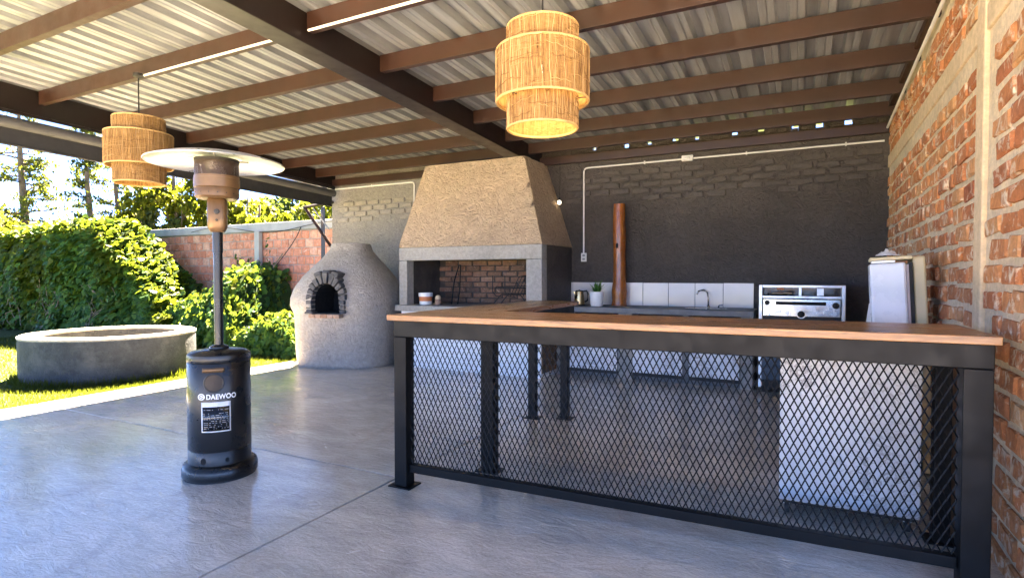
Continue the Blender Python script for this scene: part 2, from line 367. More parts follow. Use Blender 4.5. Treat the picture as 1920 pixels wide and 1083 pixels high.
# grass blades
gm = MB()
for k in range(60000):
    x = -6.95 - 8.5*random.random()**1.5; y = random.uniform(.5, 7.2)
    if (x+8.43)**2 + (y-4.39)**2 < 1.03: continue
    if -8.1 < x < -7.0 and 5.05 < y < 5.6: continue
    a = random.uniform(0, 6.28); h = random.uniform(.025, .06); w = random.uniform(.004, .008)
    dx, dy = math.cos(a)*w, math.sin(a)*w; lx, ly = random.uniform(-.03, .03), random.uniform(-.03, .03); z = -.045
    gm.add([(x-dx, y-dy, z), (x+dx, y+dy, z), (x+lx, y+ly, z+h)], [(0, 1, 2)])
for k in range(5200):
    if k < 2600:
        a = random.uniform(0, 6.28); q = 1.0 + random.random()**2*.10; x = -8.43 + q*math.cos(a); y = 4.39 + q*math.sin(a); h = random.uniform(.04, .13)
    else: x = PX0 - .02 + random.uniform(-.05, .02)*random.random(); y = random.uniform(.5, 7.2); h = random.uniform(.04, .09)
    a = random.uniform(0, 6.28); w = random.uniform(.004, .008); dx, dy = math.cos(a)*w, math.sin(a)*w; lx, ly = random.uniform(-.05, .05), random.uniform(-.05, .05); z = -.045
    gm.add([(x-dx, y-dy, z), (x+dx, y+dy, z), (x+lx, y+ly, z+h)], [(0, 1, 2)])
go = gm.build('grass', M['blade'], fix=False); tag(go, 'short lawn grass around the round fire pit', 'grass', kind='stuff')

# ------------------------------------------------------------------ bricks
def brick_mesh(name, L, D, Hh, jit, mat, ch=.008):
    """brick with front at y=-D/2.., chamfered front; centred at x,z; back at y=0, front at y=-D"""
    r = lambda: random.uniform(-jit, jit)
    x, z = L/2, Hh/2
    back = [(-x, 0, -z), (x, 0, -z), (x, 0, z), (-x, 0, z)]
    mid = [(-x+r(), -D+ch, -z+r()), (x+r(), -D+ch, -z+r()), (x+r(), -D+ch, z+r()), (-x+r(), -D+ch, z+r())]
    fr = [(-x+ch*1.3+r(), -D+r()*.6, -z+ch+r()), (r()*2, -D+r()*.8, -z+ch+r()), (x-ch*1.3+r(), -D+r()*.6, -z+ch+r()),
          (x-ch*1.3+r(), -D+r()*.6, z-ch+r()), (r()*2, -D+r()*.8, z-ch+r()), (-x+ch*1.3+r(), -D+r()*.6, z-ch+r())]
    vs = back + mid + fr
    fs = [(0,1,5,4),(1,2,6,5),(2,3,7,6),(3,0,4,7),(4,5,10,9,8),(5,6,11,10),(6,7,13,12,11),(7,4,8,13),(8,9,12,13),(9,10,11,12)]
    me = bpy.data.meshes.new(name); me.from_pydata(vs, [], fs); me.materials.append(mat); me.update()
    bm = bmesh.new(); bm.from_mesh(me); bmesh.ops.recalc_face_normals(bm, faces=bm.faces); bm.to_mesh(me); bm.free()
    return me
def place_bricks(items, variants, parent, mat, limit=300, key=None, stuff_name='brick_field'):
    """items: (x, y, z, scale_x, scale_z, tilt) in the parent's frame, wall face along local x, outward -y"""
    if key: items = sorted(items, key=key)
    for it in items[:limit]:
        me = random.choice(variants); o = bpy.data.objects.new('brick', me); COL.objects.link(o)
        o.parent = parent; o.location = it[:3]; o.scale = (it[3], 1, it[4]); o.rotation_euler = (0, it[5], 0)
    rest = items[limit:]
    if rest:
        mb = MB()
        for it in rest:
            me = random.choice(variants)
            Mx = Matrix.Translation(it[:3]) @ Matrix.Rotation(it[5], 4, 'Y') @ Matrix.Diagonal((it[3], 1, it[4], 1))
            mb.add([Mx @ v.co for v in me.vertices], [tuple(p.vertices) for p in me.polygons])
        s = mb.build(stuff_name, mat, parent, fix=False); s['kind'] = 'stuff'

# red brick side wall: local x runs along world -y ... frame: local x -> +y world reversed so that outward (-y local) faces -x world
RW = thing('brick_wall', 'tall weathered red brick wall with cement pillar beside the bar counter', 'wall', (.80, 3.0, 0), R(-90 - .8))
# local x = world -y ; local -y = world -x
WT = 3.42
bx('mortar_bed', (-4.62, .45, .010, .25, 0, 3.02), M['mortar'], RW, 0)
MB().prism([(-4.62, 3.021), (.45, 3.021), (.45, 3.025 + .045*5.0 + .05), (-4.62, 3.075)], .012, .2).build('wall_top', M['mortar'], RW)
VAR = [brick_mesh('brick', .25, .030, .086, .008, M['brick']) for _ in range(8)]
items = []; row = 0; z = .04
CZ0, CZ1 = 2.50, 2.63
px0, px1 = -.695, -.545                                     # pillar (local x) : world y 3.55..3.70
while z < 3.0:
    if z + .11 > CZ0 - .01 and z < CZ1: z = CZ1 + .055; row += 1; continue
    x = .44 - (.14 if row % 2 else 0) + random.uniform(-.02, .0)
    while x > -4.45:
        L = random.choice([1, 1, 1, .98, 1.04, .55, 1.08])
        w = .25*L; xc = x - w/2
        if not (xc + w/2 > px0 and xc - w/2 < px1):
            items.append((xc, .026 + random.uniform(-.006, .007), z + random.uniform(-.008, .008), L, random.uniform(.9, 1.08), random.uniform(-.02, .02)))
        elif xc - w/2 < px0 - .06:
            l2 = px0 - (xc - w/2) - .012; items.append((px0 - .012 - l2/2, .026, z, l2/.25, 1, 0))
        x -= w + random.uniform(.022, .034)
    z += .115; row += 1
def vis_key(it):
    wy = 3.0 - it[0]
    return (0 if wy > 2.86 else 50) + wy + (3 if it[2] < .9 and wy > 3.6 else 0)
place_bricks(items, VAR, RW, M['brick'], 300, vis_key)
bx('cement_pillar', (px0, px1, -.012, .03, 0, 3.02), M['band'], RW, .008)
bx('cement_band', (-4.5, px0-.002, -.006, .03, CZ0, CZ1), M['band'], RW, .008)
bx('cement_band', (px1+.002, .45, -.006, .03, CZ0, CZ1), M['band'], RW, .008)

# back walls
BW = thing('plaster_wall', 'charcoal painted rough plaster wall behind the kitchen counter and stove', 'wall', (-4.0, YB, 0))
bx('wall_body', (0, 4.98, 0, .12, 0, 2.985), M['dark'], BW, 0)
x = .02
while x < 4.95:
    w = random.uniform(.17, .40); x1 = min(4.97, x + w)
    bx('wall_infill', (x, x1, .01, .07, 2.986, 3.088), M['dark'], BW, .006); gp = random.uniform(.03, .085) if 1.15 < x1 < 4.5 else .003
    if gp > .01: bx('wall_infill', (x1+.001, x1+gp-.001, .012, .068, 2.986, random.uniform(3.025, 3.06)), M['dark'], BW, 0)
    x = x1 + gp
VB = [brick_mesh('painted_brick', .240, .020, .066, .007, M['darkbrick'], .007) for _ in range(6)]
items = []
for r in range(5):
    z = 2.34 + r*.088; x = 1.15 + (.135 if r % 2 else 0)
    while x < 4.75:
        drop = {0: .45, 1: .05, 2: 0, 3: .05, 4: .4}[r]
        if r == 0 and x > 3.2: drop = .75
        if random.random() > drop: items.append((x, 0, z + .012*math.sin(x*1.3) + random.uniform(-.004, .004), random.uniform(.92, 1.02), random.uniform(.92, 1.05), random.uniform(-.015, .015)))
        x += .272
place_bricks(items, VB, BW, M['dark'])
BL = thing('plaster_wall', 'light grey rough plaster wall end behind the clay oven', 'wall', (-7.45, YB, 0))
bx('wall_body', (0, 3.44, 0, .12, 0, 3.088), M['grey'], BL, .01)
VG = [brick_mesh('painted_brick', .240, .022, .068, .007, M['greybrick'], .007) for _ in range(5)]
items = []
for r in range(4):
    z = 2.28 + r*.092; x = .28 + (.135 if r % 2 else 0)
    while x < 2.3:
        if random.random() > (.45 if r == 0 else .04): items.append((x, 0, z + random.uniform(-.004, .004), random.uniform(.94, 1.02), random.uniform(.95, 1.05), random.uniform(-.015, .015)))
        x += .275
place_bricks(items, VG, BL, M['grey'])

# boundary wall of clay blocks
YW = 8.3
GW = thing('garden_wall', 'pink clay block garden wall with grey coping behind the ivy', 'wall', (-7.6, YW, 0))
bx('mortar_bed', (-22, .15, .014, .2, -.1, 2.24), M['blockmortar'], GW, 0)
VK = [brick_mesh('block', .215, .028, .158, .007, M['block'], .014) for _ in range(7)]
items = []; z = 2.145; row = 0
while z > .3:
    x = .02 - (.12 if row % 2 else 0)
    while x > -6.3:
        if not (x < -5.0 and z < 1.0): items.append((x, .02 + random.uniform(-.005, .005), z, random.uniform(.93, 1.03), random.uniform(.95, 1.03), random.uniform(-.012, .012)))
        x -= .233
    z -= .176; row += 1
place_bricks(items, VK, GW, M['block'], 300, lambda it: it[0]**2*0 - it[2])
bx('coping', (-22, .15, -.05, .22, 2.245, 2.42), M['coping'], GW, .01)
# grey steel post on the wall and drooping cable
tag(MB().box(-10.34, -10.20, YW-.13, YW-.035, 0, 2.24).build('wall_post', M['coping'], bevel=.006), 'grey steel post standing against the clay block garden wall', 'post')
cb = MB(); pts = []
for i in range(25):
    q = i/24; pts.append((-12.5 + 5*q, YW-.10, 2.30 + .08*math.sin(q*9) - .02*q))
cb.tube(pts, .008, 5); pts = [(-9.0 - 1.15*q, YW-.09, 2.28 - 1.1*q**.8) for q in [i/12 for i in range(13)]]; cb.tube(pts, .009, 5)
tag(cb.build('cable', M['iron'], smooth='all'), 'thin dark cable sagging along the grey coping of the garden wall', 'cable')

# ------------------------------------------------------------------ roof
S = .045
def zr(y, z0): return z0 + S*(YB - y)
ROOF = thing('patio_roof', 'open lean-to roof of galvanised corrugated sheets on brown steel purlins', 'roof', (0, 0, 0))
RY0, RY1 = 1.72, 7.68
XL, XR = -7.42, .86
def sloped(x0, x1, y0, y1, z0, z1):
    mb = MB(); mb.box(x0, x1, y0, y1, z0, z1)
    mb.v = [(x, y, z + S*(YB - y)) for x, y, z in mb.v]; return mb
ZP = 2.95                                                   # purlin bottom at back wall
purl = [7.40, 7.02, 6.33, 5.55, 4.76, 3.95, 3.12, 2.28, 1.76]
BX0, BX1 = -3.55, -3.34
def cpur(x0, x1, y):
    mb = MB(); zt = zr(y, ZP) - (.08 if y > 7.3 else 0); h = .11 if y > 7.3 else .143; w = .06; t = .006
    mb.box(x0, x1, y, y+t, zt, zt+h); mb.box(x0, x1, y+t, y+w, zt, zt+t); mb.box(x0, x1, y+t, y+w, zt+h-t, zt+h)
    mb.box(x0, x1, y+w-t, y+w, zt+t, zt+.022); return mb
for y in purl:
    cpur(BX1+.002, XR if y < 7.3 else .84, y).build('purlin', M['purlin'], ROOF, bevel=.002)
    cpur(XL+.08, BX0-.002, y).build('purlin', M['purlin'], ROOF, bevel=.002)
sloped(BX0, BX1, RY0+.1, 7.48, 2.855, 3.09).build('main_beam', M['beam'], ROOF, bevel=.006)
sloped(XL, XL+.078, RY0, 7.48, 2.82, 3.09).build('edge_beam', M['beam'], ROOF, bevel=.004)
sloped(.80, .86, RY0, 7.38, 3.03, 3.09).build('wall_angle', M['purlin'], ROOF, bevel=.003)
# sheets
prof = [(0, 0), (.036, 0), (.046, .008), (.056, 0), (.092, 0), (.108, .058), (.176, .058), (.192, 0)]
def sheet(x0, nper, dz):
    mb = MB(); row = []
    for k in range(nper):
        for (px, pz) in prof: row.append((x0 + k*.2 + px, pz))
    row.append((x0 + nper*.2 + .09, 0))
    ys = [RY0-.15, 2.0, 4.0, 6.0, RY1]
    for y in ys:
        for (x, z) in row: mb.v.append((x, y, zr(y, 3.096) + z + dz))
    m = len(row)
    for j in range(len(ys)-1):
        for i in range(m-1): a = j*m+i; mb.f.append((a, a+1, a+m+1, a+m))
    o = mb.build('roof_sheet', M['galv'], ROOF, fix=False)
    so = o.modifiers.new('solid', 'SOLIDIFY'); so.thickness = .0012; so.offset = 1
x = XL - .06; k = 0
while x < .84:
    nn = 5 if x + 1.0 < .9 else int((.9 - x)/.2) + 1
    sheet(x, nn, .004*(k % 2)); x += 1.0; k += 1
# diagonal brace and dark stay at the eave
MB().tube([(-8.05, 7.42, 2.56), (-7.38, 7.42, 1.80)], .035, 4).build('eave_brace', M['purlin'], ROOF, bevel=.003)
MB().tube([(-7.92, 7.46, 2.58), (-7.47, 7.46, 2.12)], .014, 4).build('eave_brace', M['coping'], ROOF)
MB().tube([(-8.05, 7.42, 2.545), (-7.34, 7.42, 2.60)], .03, 4).build('eave_strut', M['beam'], ROOF)
tag(MB().box(-7.72, -7.665, 7.50, 7.55, -.05, 2.55).build('downpipe', M['beam'], bevel=.003), 'dark rusty steel downpipe standing at the grey wall end', 'pipe')
# rolled blind under the edge beam
BLI = thing('roll_up_blind', 'rolled up dark blind with grey tube hanging along the open patio side', 'blind', (0, 0, 0))
def bl(z, y): return z + .032*(YB - y)
MB().tube([(-7.30, RY0+.1, bl(2.74, RY0+.1)), (-7.30, 7.40, bl(2.74, 7.40))], .06, 14).build('blind_roll', M['blind'], BLI, smooth=True)
mb = MB().box(-7.37, -7.345, RY0+.1, 7.40, 2.52, 2.69); mb.v = [(x, y, bl(z, y)) for x, y, z in mb.v]; mb.build('blind_skirt', M['blindblack'], BLI)
MB().tube([(-7.355, RY0+.1, bl(2.525, RY0+.1)), (-7.355, 7.40, bl(2.525, 7.4))], .016, 8).build('bottom_bar', M['blindblack'], BLI, smooth=True)
MB().tube([(-7.30, RY0+.1, bl(2.855, RY0+.1)), (-7.30, 7.40, bl(2.855, 7.40))], .018, 8).build('cord_pipe', M['beam'], BLI, smooth=True)
for y in (2.6, 4.2, 5.8, 7.2): MB().box(-7.37, -7.29, y, y+.03, bl(2.80, y), zr(y, 2.825)).build('bracket', M['beam'], BLI)

# ------------------------------------------------------------------ electrical conduits
def conduit(name, pts, label, r=.011, clips=(), parent=None, group=None, box=None):
    t = thing(name, label, 'conduit', pts[0], 0, group); b = Vector(pts[0])
    MB().tube([Vector(p) - b for p in pts], r, 8).build('pipe', M['pvc'], t, smooth=True)
    for c in clips: 
        c = Vector(c) - b; MB().box(c.x-.008, c.x+.008, c.y-.018, c.y+.016, c.z-.02, c.z+.02).build('clip', M['pvc'], t)
    return t
def bend(a, c, b, r=.05, n=5):
    a, b, c = Vector(a), Vector(b), Vector(c); u = (a-c).normalized()*r; v = (b-c).normalized()*r
    return [a] + [c + u*(1-q)**2 + v*q**2 for q in [i/n for i in range(n+1)]] + [b]
yb = YB - .02
c1 = conduit('white_conduit', bend((-2.70, yb, 1.62), (-2.70, yb, 2.80), (.82, yb, 2.80), .06), 'white conduit crossing the dark wall top and dropping to a wall socket', clips=[(x, yb, 2.80) for x in (-1.85, -.6, .45)])
bx('junction_box', (1.33, 1.47, -.03, .018, 1.15, 1.22), M['pvc'], c1, .006)
MB().lathe([(.0, -.012), (.03, -.012), (.035, 0), (.03, .012), (0, .012)], 16, (1.40, -.03, 1.185)).build('sensor', M['pvc'], c1, smooth=True)
so = thing('wall_socket', 'white double wall socket at the end of the conduit drop', 'socket', (-2.70, YB, 1.56))
bx('plate', (-.04, .04, -.022, -.001, -.06, .06), M['pvc'], so, .005)
for z in (-.025, .025): bx('receptacle', (-.018, .018, -.026, -.02, z-.014, z+.014), M['printgrey'], so, .002)
conduit('white_conduit', bend((-7.36, yb, 2.83), (-5.62, yb, 2.83), (-5.62, yb, 2.42), .06), 'white conduit bending down beside the sand coloured hood on the light grey wall', clips=[(-6.5, yb, 2.83)])
pts = [(.775 + .014*(y-3), y, zr(y, 2.95) - .03) for y in (1.9, 3.0, 5.0, 7.40)]
conduit('white_conduit', pts, 'pale conduit running along the top of the red brick wall', r=.013)
conduit('white_conduit', [(-3.30, 3.10, zr(3.1, 2.94)), (-1.2, 3.10, zr(3.1, 2.94))], 'white conduit under the purlin that carries the large rattan lamp by the bar', r=.010)
conduit('white_conduit', [(-5.42, 3.10, zr(3.1, 2.94)), (-3.6, 3.10, zr(3.1, 2.94))], 'white conduit under the purlin that carries the rattan lamp over the open patio', r=.010)

# ------------------------------------------------------------------ rattan pendant lamps
def lamp(loc, ztop, label, power):
    t = thing('rattan_pendant_lamp', label, 'lamp', loc, random.uniform(0, 6), 'rattan pendant lamps')
    def ring(r, z0, z1, nm):
        mb = MB(); n = 64
        mb.lathe([(r, z0), (r, (z0+z1)/2), (r, z1), (r-.006, z1), (r-.006, (z0+z1)/2), (r-.006, z0)], n, close=True)
        o = mb.build(nm, M['rattan'], t, smooth=True)
        sm = MB(); ns_ = int(r*620)
        for k in range(ns_):
            a = 2*math.pi*k/ns_ + random.uniform(-.02, .02); sl = random.uniform(-.05, .05); ph_ = random.uniform(0, 6); pts = []
            for i in range(7):
                q = i/6; aa = a + sl*q + .014*math.sin(q*7 + ph_); rr_ = r + .0015 + .002*math.sin(q*11 + ph_*2); pts.append((rr_*math.cos(aa), rr_*math.sin(aa), z0 + (z1-z0)*q))
            sm.tube(pts, random.uniform(.0014, .0026), 3, caps=False)
        for k in range(int(30*(z1-z0)/.15)):
            a = random.uniform(0, 6.28); L = random.uniform(.25, .9); zz = random.uniform(z0+.015, z1-.015); dz = random.uniform(-.03, .03)
            sm.tube([((r+.004)*math.cos(a+L*i/8), (r+.004)*math.sin(a+L*i/8), min(z1-.004, max(z0+.004, zz+dz*i/8+.004*math.sin(i*1.7+k)))) for i in range(9)], random.uniform(.0012, .002), 3, caps=False)
        sm.build('woven_strands', M['strand'], o, fix=False)['kind'] = 'stuff'
        for z in (z0, z1):
            MB().lathe([(r-.003 + .008*math.cos(a), z + .008*math.sin(a)) for a in [2*math.pi*i/6 for i in range(6)]], 48, close=True).build('rim_hoop', M['rattanrim'], o, smooth='all')
        return o
    rs, rb = .208, .272
    ring(rs, .43, .585, 'shade_tier'); ring(rb, .155, .445, 'shade_tier'); ring(rs, 0, .175, 'shade_tier')
    mb = MB()
    for k in range(3):
        a = k*2.094
        for z, r in ((.57, rs-.01), (.16, rb-.012), (.432, rb-.012)): mb.tube([(0, 0, z), (r*math.cos(a), r*math.sin(a), z)], .003, 5)
    mb.tube([(0, 0, .155), (0, 0, .575)], .003, 5); mb.build('spider_frame', M['iron'], t)['kind'] = 'stuff'
    mb = MB(); mb.tube([(0, 0, .50), (0, 0, ztop-.02)], .006, 6); mb.build('rod', M['iron'], t, smooth=True)
    MB().lathe([(.0, ztop), (.045, ztop), (.045, ztop-.025), (.012, ztop-.04), (0, ztop-.04)], 16).build('ceiling_cup', M['iron'], t, smooth=True)
    MB().lathe([(0, .40), (.022, .40), (.022, .50), (0, .50)], 12).build('socket', M['rubber'], t, smooth=True)
    MB().lathe([(0, .27), (.02, .275), (.036, .30), (.038, .325), (.028, .36), (.018, .40), (0, .40)], 14).build('bulb', M['bulb'], t, smooth='all')
    ld = bpy.data.lights.new('bulb_light', 'POINT'); ld.energy = power; ld.color = (1.0, .80, .55); ld.shadow_soft_size = .10
    lo = bpy.data.objects.new('bulb_light', ld); COL.objects.link(lo); lo.parent = t; lo.location = (0, 0, .225)
lamp((-1.36, 3.05, 2.165), zr(3.1, 2.95) - 2.165, 'three tier rattan pendant lamp hanging above the bar counter', .5)
lamp((-5.42, 3.07, 2.15), zr(3.1, 2.95) - 2.15, 'three tier rattan pendant lamp hanging over the open patio beside the heater', .15)

# ------------------------------------------------------------------ bar counter
BAR = thing('bar_counter', 'L shaped black steel bar counter with hardwood top and diamond mesh front', 'bar counter', (-2.22, 2.74, 0), R(2.2))
W0, W1 = 1.028, 1.063
for i in range(4):
    y0 = -.03 + i*.155; bx('plank', (-.03, 2.93, y0+.0008, y0+.1542, W0, W1 - random.uniform(0, .0012)), M['wood'], BAR, .003)
for i in range(3):
    x0 = -.03 + i*.165; bx('plank', (x0+.0008, x0+.1642, .592, 2.22, W0, W1 - random.uniform(0, .0012)), M['woody'], BAR, .003)
def steel(nm, a, bev=.004): return bx(nm, a, M['steel'], BAR, bev)
steel('front_beam', (0, 2.915, 0, .075, .928, W0-.001))
steel('rear_beam', (.44, 2.915, .50, .56, .948, W0-.001))
steel('side_beam', (0, .06, .078, 2.17, .948, W0-.001))
steel('side_beam', (.375, .435, .46, 2.17, .928, W0-.001))
steel('end_beam', (.062, .373, 2.11, 2.17, .948, W0-.001))
for (x, y, w) in ((0.0, .002, .088), (2.815, .002, .10), (.36, .46, .09), (.09, 1.88, .07), (.365, 1.98, .07), (2.83, .50, .07)):
    p = steel('post', (x, x+w, y, y+ (.088 if w > .08 else .07), .008, .926 if y < .4 or abs(x-.36) < .02 else .946))
    MB().box(x-.035, x+w+.035, y-.02, y+.11, 0, .008).build('foot_plate', M['steel'], p, bevel=.001)
steel('bottom_rail', (.09, 2.813, .03, .08, .09, .14))
# expanded metal mesh
mm = MB(); pw, ph = .0328, .0635; X0, X1, Z0, Z1 = .09, 2.813, .142, .926
ncol = int((X1-X0)/(pw/2)); nrow = int(round((Z1-Z0)/ph))
ph = (Z1-Z0)/nrow; y = .052
def jit(p): return Vector((p[0] + .0016*noise.noise(Vector((p[0]*23, 1, p[2]*23))), p[1] + .004*noise.noise(Vector((p[0]*2.5, 4, p[2]*2.5))), p[2] + .0022*noise.noise(Vector((p[0]*19, 7, p[2]*19)))))
def strip(a, b, sgn):
    a, b = jit(a), jit(b); t = (b-a).normalized(); nrm = Vector((0, 1, 0)); u = t.cross(nrm).normalized()
    w = (u*.8 + nrm*.6*sgn).normalized()*.0030; h = w.cross(t).normalized()*.0011
    vs = [a-w-h, a+w-h, a+w+h, a-w+h, b-w-h, b+w-h, b+w+h, b-w+h]
    mm.add(vs, [(0,1,5,4),(1,2,6,5),(2,3,7,6),(3,0,4,7)])
for j in range(nrow):
    for i in range(ncol):
        xa, xb = X0 + i*pw/2, X0 + (i+1)*pw/2; zc = Z0 + j*ph
        if i % 2 == 0: strip((xa, y, zc+ph/2), (xb, y, zc+ph), 1); strip((xa, y, zc+ph/2), (xb, y, zc), 1)
        else: strip((xa, y, zc+ph), (xb, y, zc+ph/2), 1); strip((xa, y, zc), (xb, y, zc+ph/2), 1)
mm.build('diamond_mesh_panel', M['meshsteel'], BAR, fix=False)

# ------------------------------------------------------------------ fireplace grill (parrilla)
FP = thing('grill_fireplace', 'big masonry grill with sand coloured tapering hood and sooty brick firebox', 'fireplace', (-4.0, 6.45, 0))
# local: x -1.12..1.12, y 0..1.04
HB = 1.04
bx('base', (-1.10, 1.10, .02, HB, 0, .80), M['whitepaint'], FP, .006, label='white painted base under the hearth')
bx('hearth_slab', (-1.17, 1.13, -.04, HB, .80, .885), M['cement'], FP, .01)
bx('surround_post', (-1.12, -.98, 0, .16, .887, 1.515), M['cement'], FP, .008)
bx('surround_post', (.90, 1.12, 0, .16, .887, 1.515), M['cement'], FP, .008)
bx('lintel', (-1.12, 1.12, 0, .16, 1.517, 1.70), M['cement'], FP, .008)
bx('side_wall', (.96, 1.118, .162, HB, .887, 1.698), M['dark'], FP, .004, label='charcoal painted side of the firebox')
bx('side_wall', (-1.118, -1.04, .162, HB, .887, 1.698), M['cement'], FP, .004)
bx('base_panel', (1.101, 1.112, .04, .50, .06, .74), M['board'], FP, .003, label='dark brown panel on the side of the base')
bx('firebox_back', (-1.03, .955, .86, .9, .888, 1.69), M['sootm'], FP, 0)
bx('firebox_cheek', (-1.038, -1.0, .165, .855, .888, 1.69), M['sootm'], FP, 0)
bx('firebox_cheek', (.92, .957, .165, .855, .888, 1.69), M['sootm'], FP, 0)
VS = [brick_mesh('fire_brick', .23, .02, .066, .005, M['soot'], .006) for _ in range(6)]
items = []
for r in range(8):
    x = -.9 + (.12 if r % 2 else 0)
    while x < .85: items.append((x, .862, .93 + r*.08, random.uniform(.93, 1.02), random.uniform(.94, 1.04), random.uniform(-.015, .015))); x += .252
place_bricks(items, VS, FP, M['soot'])
# hood
hb = MB()
bot = [(-1.125, -.005), (1.125, -.005), (1.125, HB), (-1.125, HB)]; top = [(-.86, .30), (.73, .30), (.73, HB), (-.86, HB)]
NSEG = 14; grid = []
def hood_pt(side, u, v):
    a0, a1 = bot[side], bot[(side+1) % 4]; b0, b1 = top[side], top[(side+1) % 4]
    p = Vector((a0[0]+(a1[0]-a0[0])*u, a0[1]+(a1[1]-a0[1])*u)); q = Vector((b0[0]+(b1[0]-b0[0])*u, b0[1]+(b1[1]-b0[1])*u))
    c = p.lerp(q, v); z = 1.702 + 1.19*v
    d = .026*noise.noise(Vector((c.x*2.3, c.y*2.3, z*2.3))) + .012*noise.noise(Vector((c.x*8, c.y*8, z*8)))
    edge = .35 + min(u, 1-u)*8; nrm = (Vector((0,-1)), Vector((1,0)), Vector((0,1)), Vector((-1,0)))[side]
    c = c + nrm*d*min(1, edge)*min(1, v*10)*(1 if side != 2 else 0); return (c.x, c.y, z)
for s_ in range(4):
    nu, nv = 24, 18; b = len(hb.v)
    for j in range(nv+1):
        for i in range(nu+1): hb.v.append(hood_pt(s_, i/nu, j/nv))
    for j in range(nv):
        for i in range(nu): a = b + j*(nu+1)+i; hb.f.append((a, a+1, a+nu+2, a+nu+1))
b = len(hb.v); hb.v += [(x, y, 1.702) for x, y in bot]; hb.f.append((b+3, b+2, b+1, b))
me = hb.mesh('hood'); bm = bmesh.new(); bm.from_mesh(me); bmesh.ops.remove_doubles(bm, verts=bm.verts, dist=.002); bmesh.ops.recalc_face_normals(bm, faces=bm.faces); bm.to_mesh(me); bm.free()
link('hood', me, M['hood'], FP, smooth=True)

# things in the firebox / on the hearth
HZ = .886
def at_fp(x, y): return (-4.0 + x, 6.45 + y, HZ)
b = thing('bucket', 'white bucket with orange band standing in the firebox', 'bucket', at_fp(-.83, .24))
MB().lathe([(0, 0), (.088, 0), (.092, .05), (0, .05)], 24).build('bucket_base', M['pot'], b, smooth=True)
MB().lathe([(0, .051), (.093, .051), (.096, .115), (0, .115)], 24).build('orange_band', M['terracotta'], b, smooth=True)
MB().lathe([(0, .116), (.102, .116), (.104, .17), (.09, .172), (.088, .14), (0, .14)], 24).build('bucket_rim', M['pot'], b, smooth=True)
j = thing('jar', 'small tan clay jar with lid beside the bucket', 'jar', at_fp(-.60, .22))
MB().lathe([(0, 0), (.036, 0), (.044, .03), (.044, .065), (.034, .08), (0, .08)], 18).build('jar_body', M['sill'], j, smooth=True)
MB().lathe([(0, .081), (.04, .081), (.042, .10), (.03, .13), (.012, .14), (0, .14)], 18).build('jar_lid', M['band'], j, smooth=True)
tg = thing('fire_tongs', 'long iron fire tongs leaning in the sooty firebox', 'tongs', at_fp(-.52, .45))
MB().tube([(.05, -.08, .01), (-.02, .10, .34), (-.06, .30, .58)], .009, 6).build('tong_arm', M['iron'], tg, smooth=True)
MB().tube([(.14, -.06, .01), (.10, .06, .2), (-.04, .305, .58)], .009, 6).build('tong_arm', M['iron'], tg, smooth=True)
gr = thing('grill_rack', 'black iron grill basket rack standing on legs in the firebox', 'grill rack', at_fp(.50, .42), R(6))
mb = MB()
for (x0, x1) in ((-.26, -.12), (.28, .16)):
    for yy in (-.14, .14): mb.tube([(x0, yy, 0), (x1, yy, .16)], .007, 5)
mb.tube([(-.12, -.14, .16), (.16, -.14, .16)], .007, 5); mb.tube([(-.12, .14, .16), (.16, .14, .16)], .007, 5)
mb.tube([(-.12, -.14, .16), (-.12, .14, .16)], .007, 5); mb.build('stand', M['iron'], gr)['kind'] = 'stuff'
for i in range(6):
    x = .02 + i*.045; MB().tube([(x, -.15, .14), (x+.12, -.15, .40), (x+.13, .12, .42)], .005, 5).build('grate_bar', M['iron'], gr)
mb = MB(); mb.tube([(-.30, -.15, .24), (.33, -.15, .25)], .006, 5); mb.tube([(-.30, .12, .26), (.36, .12, .28)], .006, 5)
for x in (-.24, -.06): mb.tube([(x, -.15, .42), (x, -.15, .20), (x+.05, -.15, .14), (x+.15, -.15, .13)], .006, 5)
mb.build('handle_frame', M['iron'], gr)
# bare bulb on its wire by the hood
bb = thing('bare_bulb', 'small lit bare bulb hanging beside the hood', 'bulb', (-3.02, 7.36, 2.33))
MB().lathe([(0, -.03), (.02, -.025), (.028, 0), (.02, .025), (0, .03)], 12).build('globe', M['bulbw'], bb, smooth='all')
MB().lathe([(0, .03), (.012, .03), (.012, .07), (0, .07)], 8).build('socket', M['rubber'], bb)
MB().tube([(0, 0, .07), (.01, 0, .3), (0, .02, .62)], .003, 5).build('wire', M['iron'], bb)

# ------------------------------------------------------------------ clay pizza oven
OC = (-6.06, 6.50, 0)
OV = thing('clay_oven', 'rounded grey clay pizza oven with slate stone arch mouth', 'oven', OC)
def sup(a, z):
    a2 = a - R(20); e = 3.2 if z < 1.0 else 3.2 - .5*(z-1.0)
    c = (abs(math.cos(a2))**e + abs(math.sin(a2))**e)**(-1/e)
    return c
mb = MB(); n = 72
pr = [(.70, 0), (.705, .15), (.715, .45), (.735, .75), (.765, .83), (.78, .88), (.775, .98), (.725, 1.12), (.62, 1.29), (.49, 1.45), (.365, 1.59), (.295, 1.68), (.27, 1.76), (.26, 1.785), (.2, 1.79)]
def dens(p, k):
    out = []
    for (a, b), (c, d) in zip(p, p[1:]):
        for i in range(k): out.append((a+(c-a)*i/k, b+(d-b)*i/k))
    return out + [p[-1]]
pr2 = dens(pr, 3)
mb.lathe(pr2, n, fn=sup)
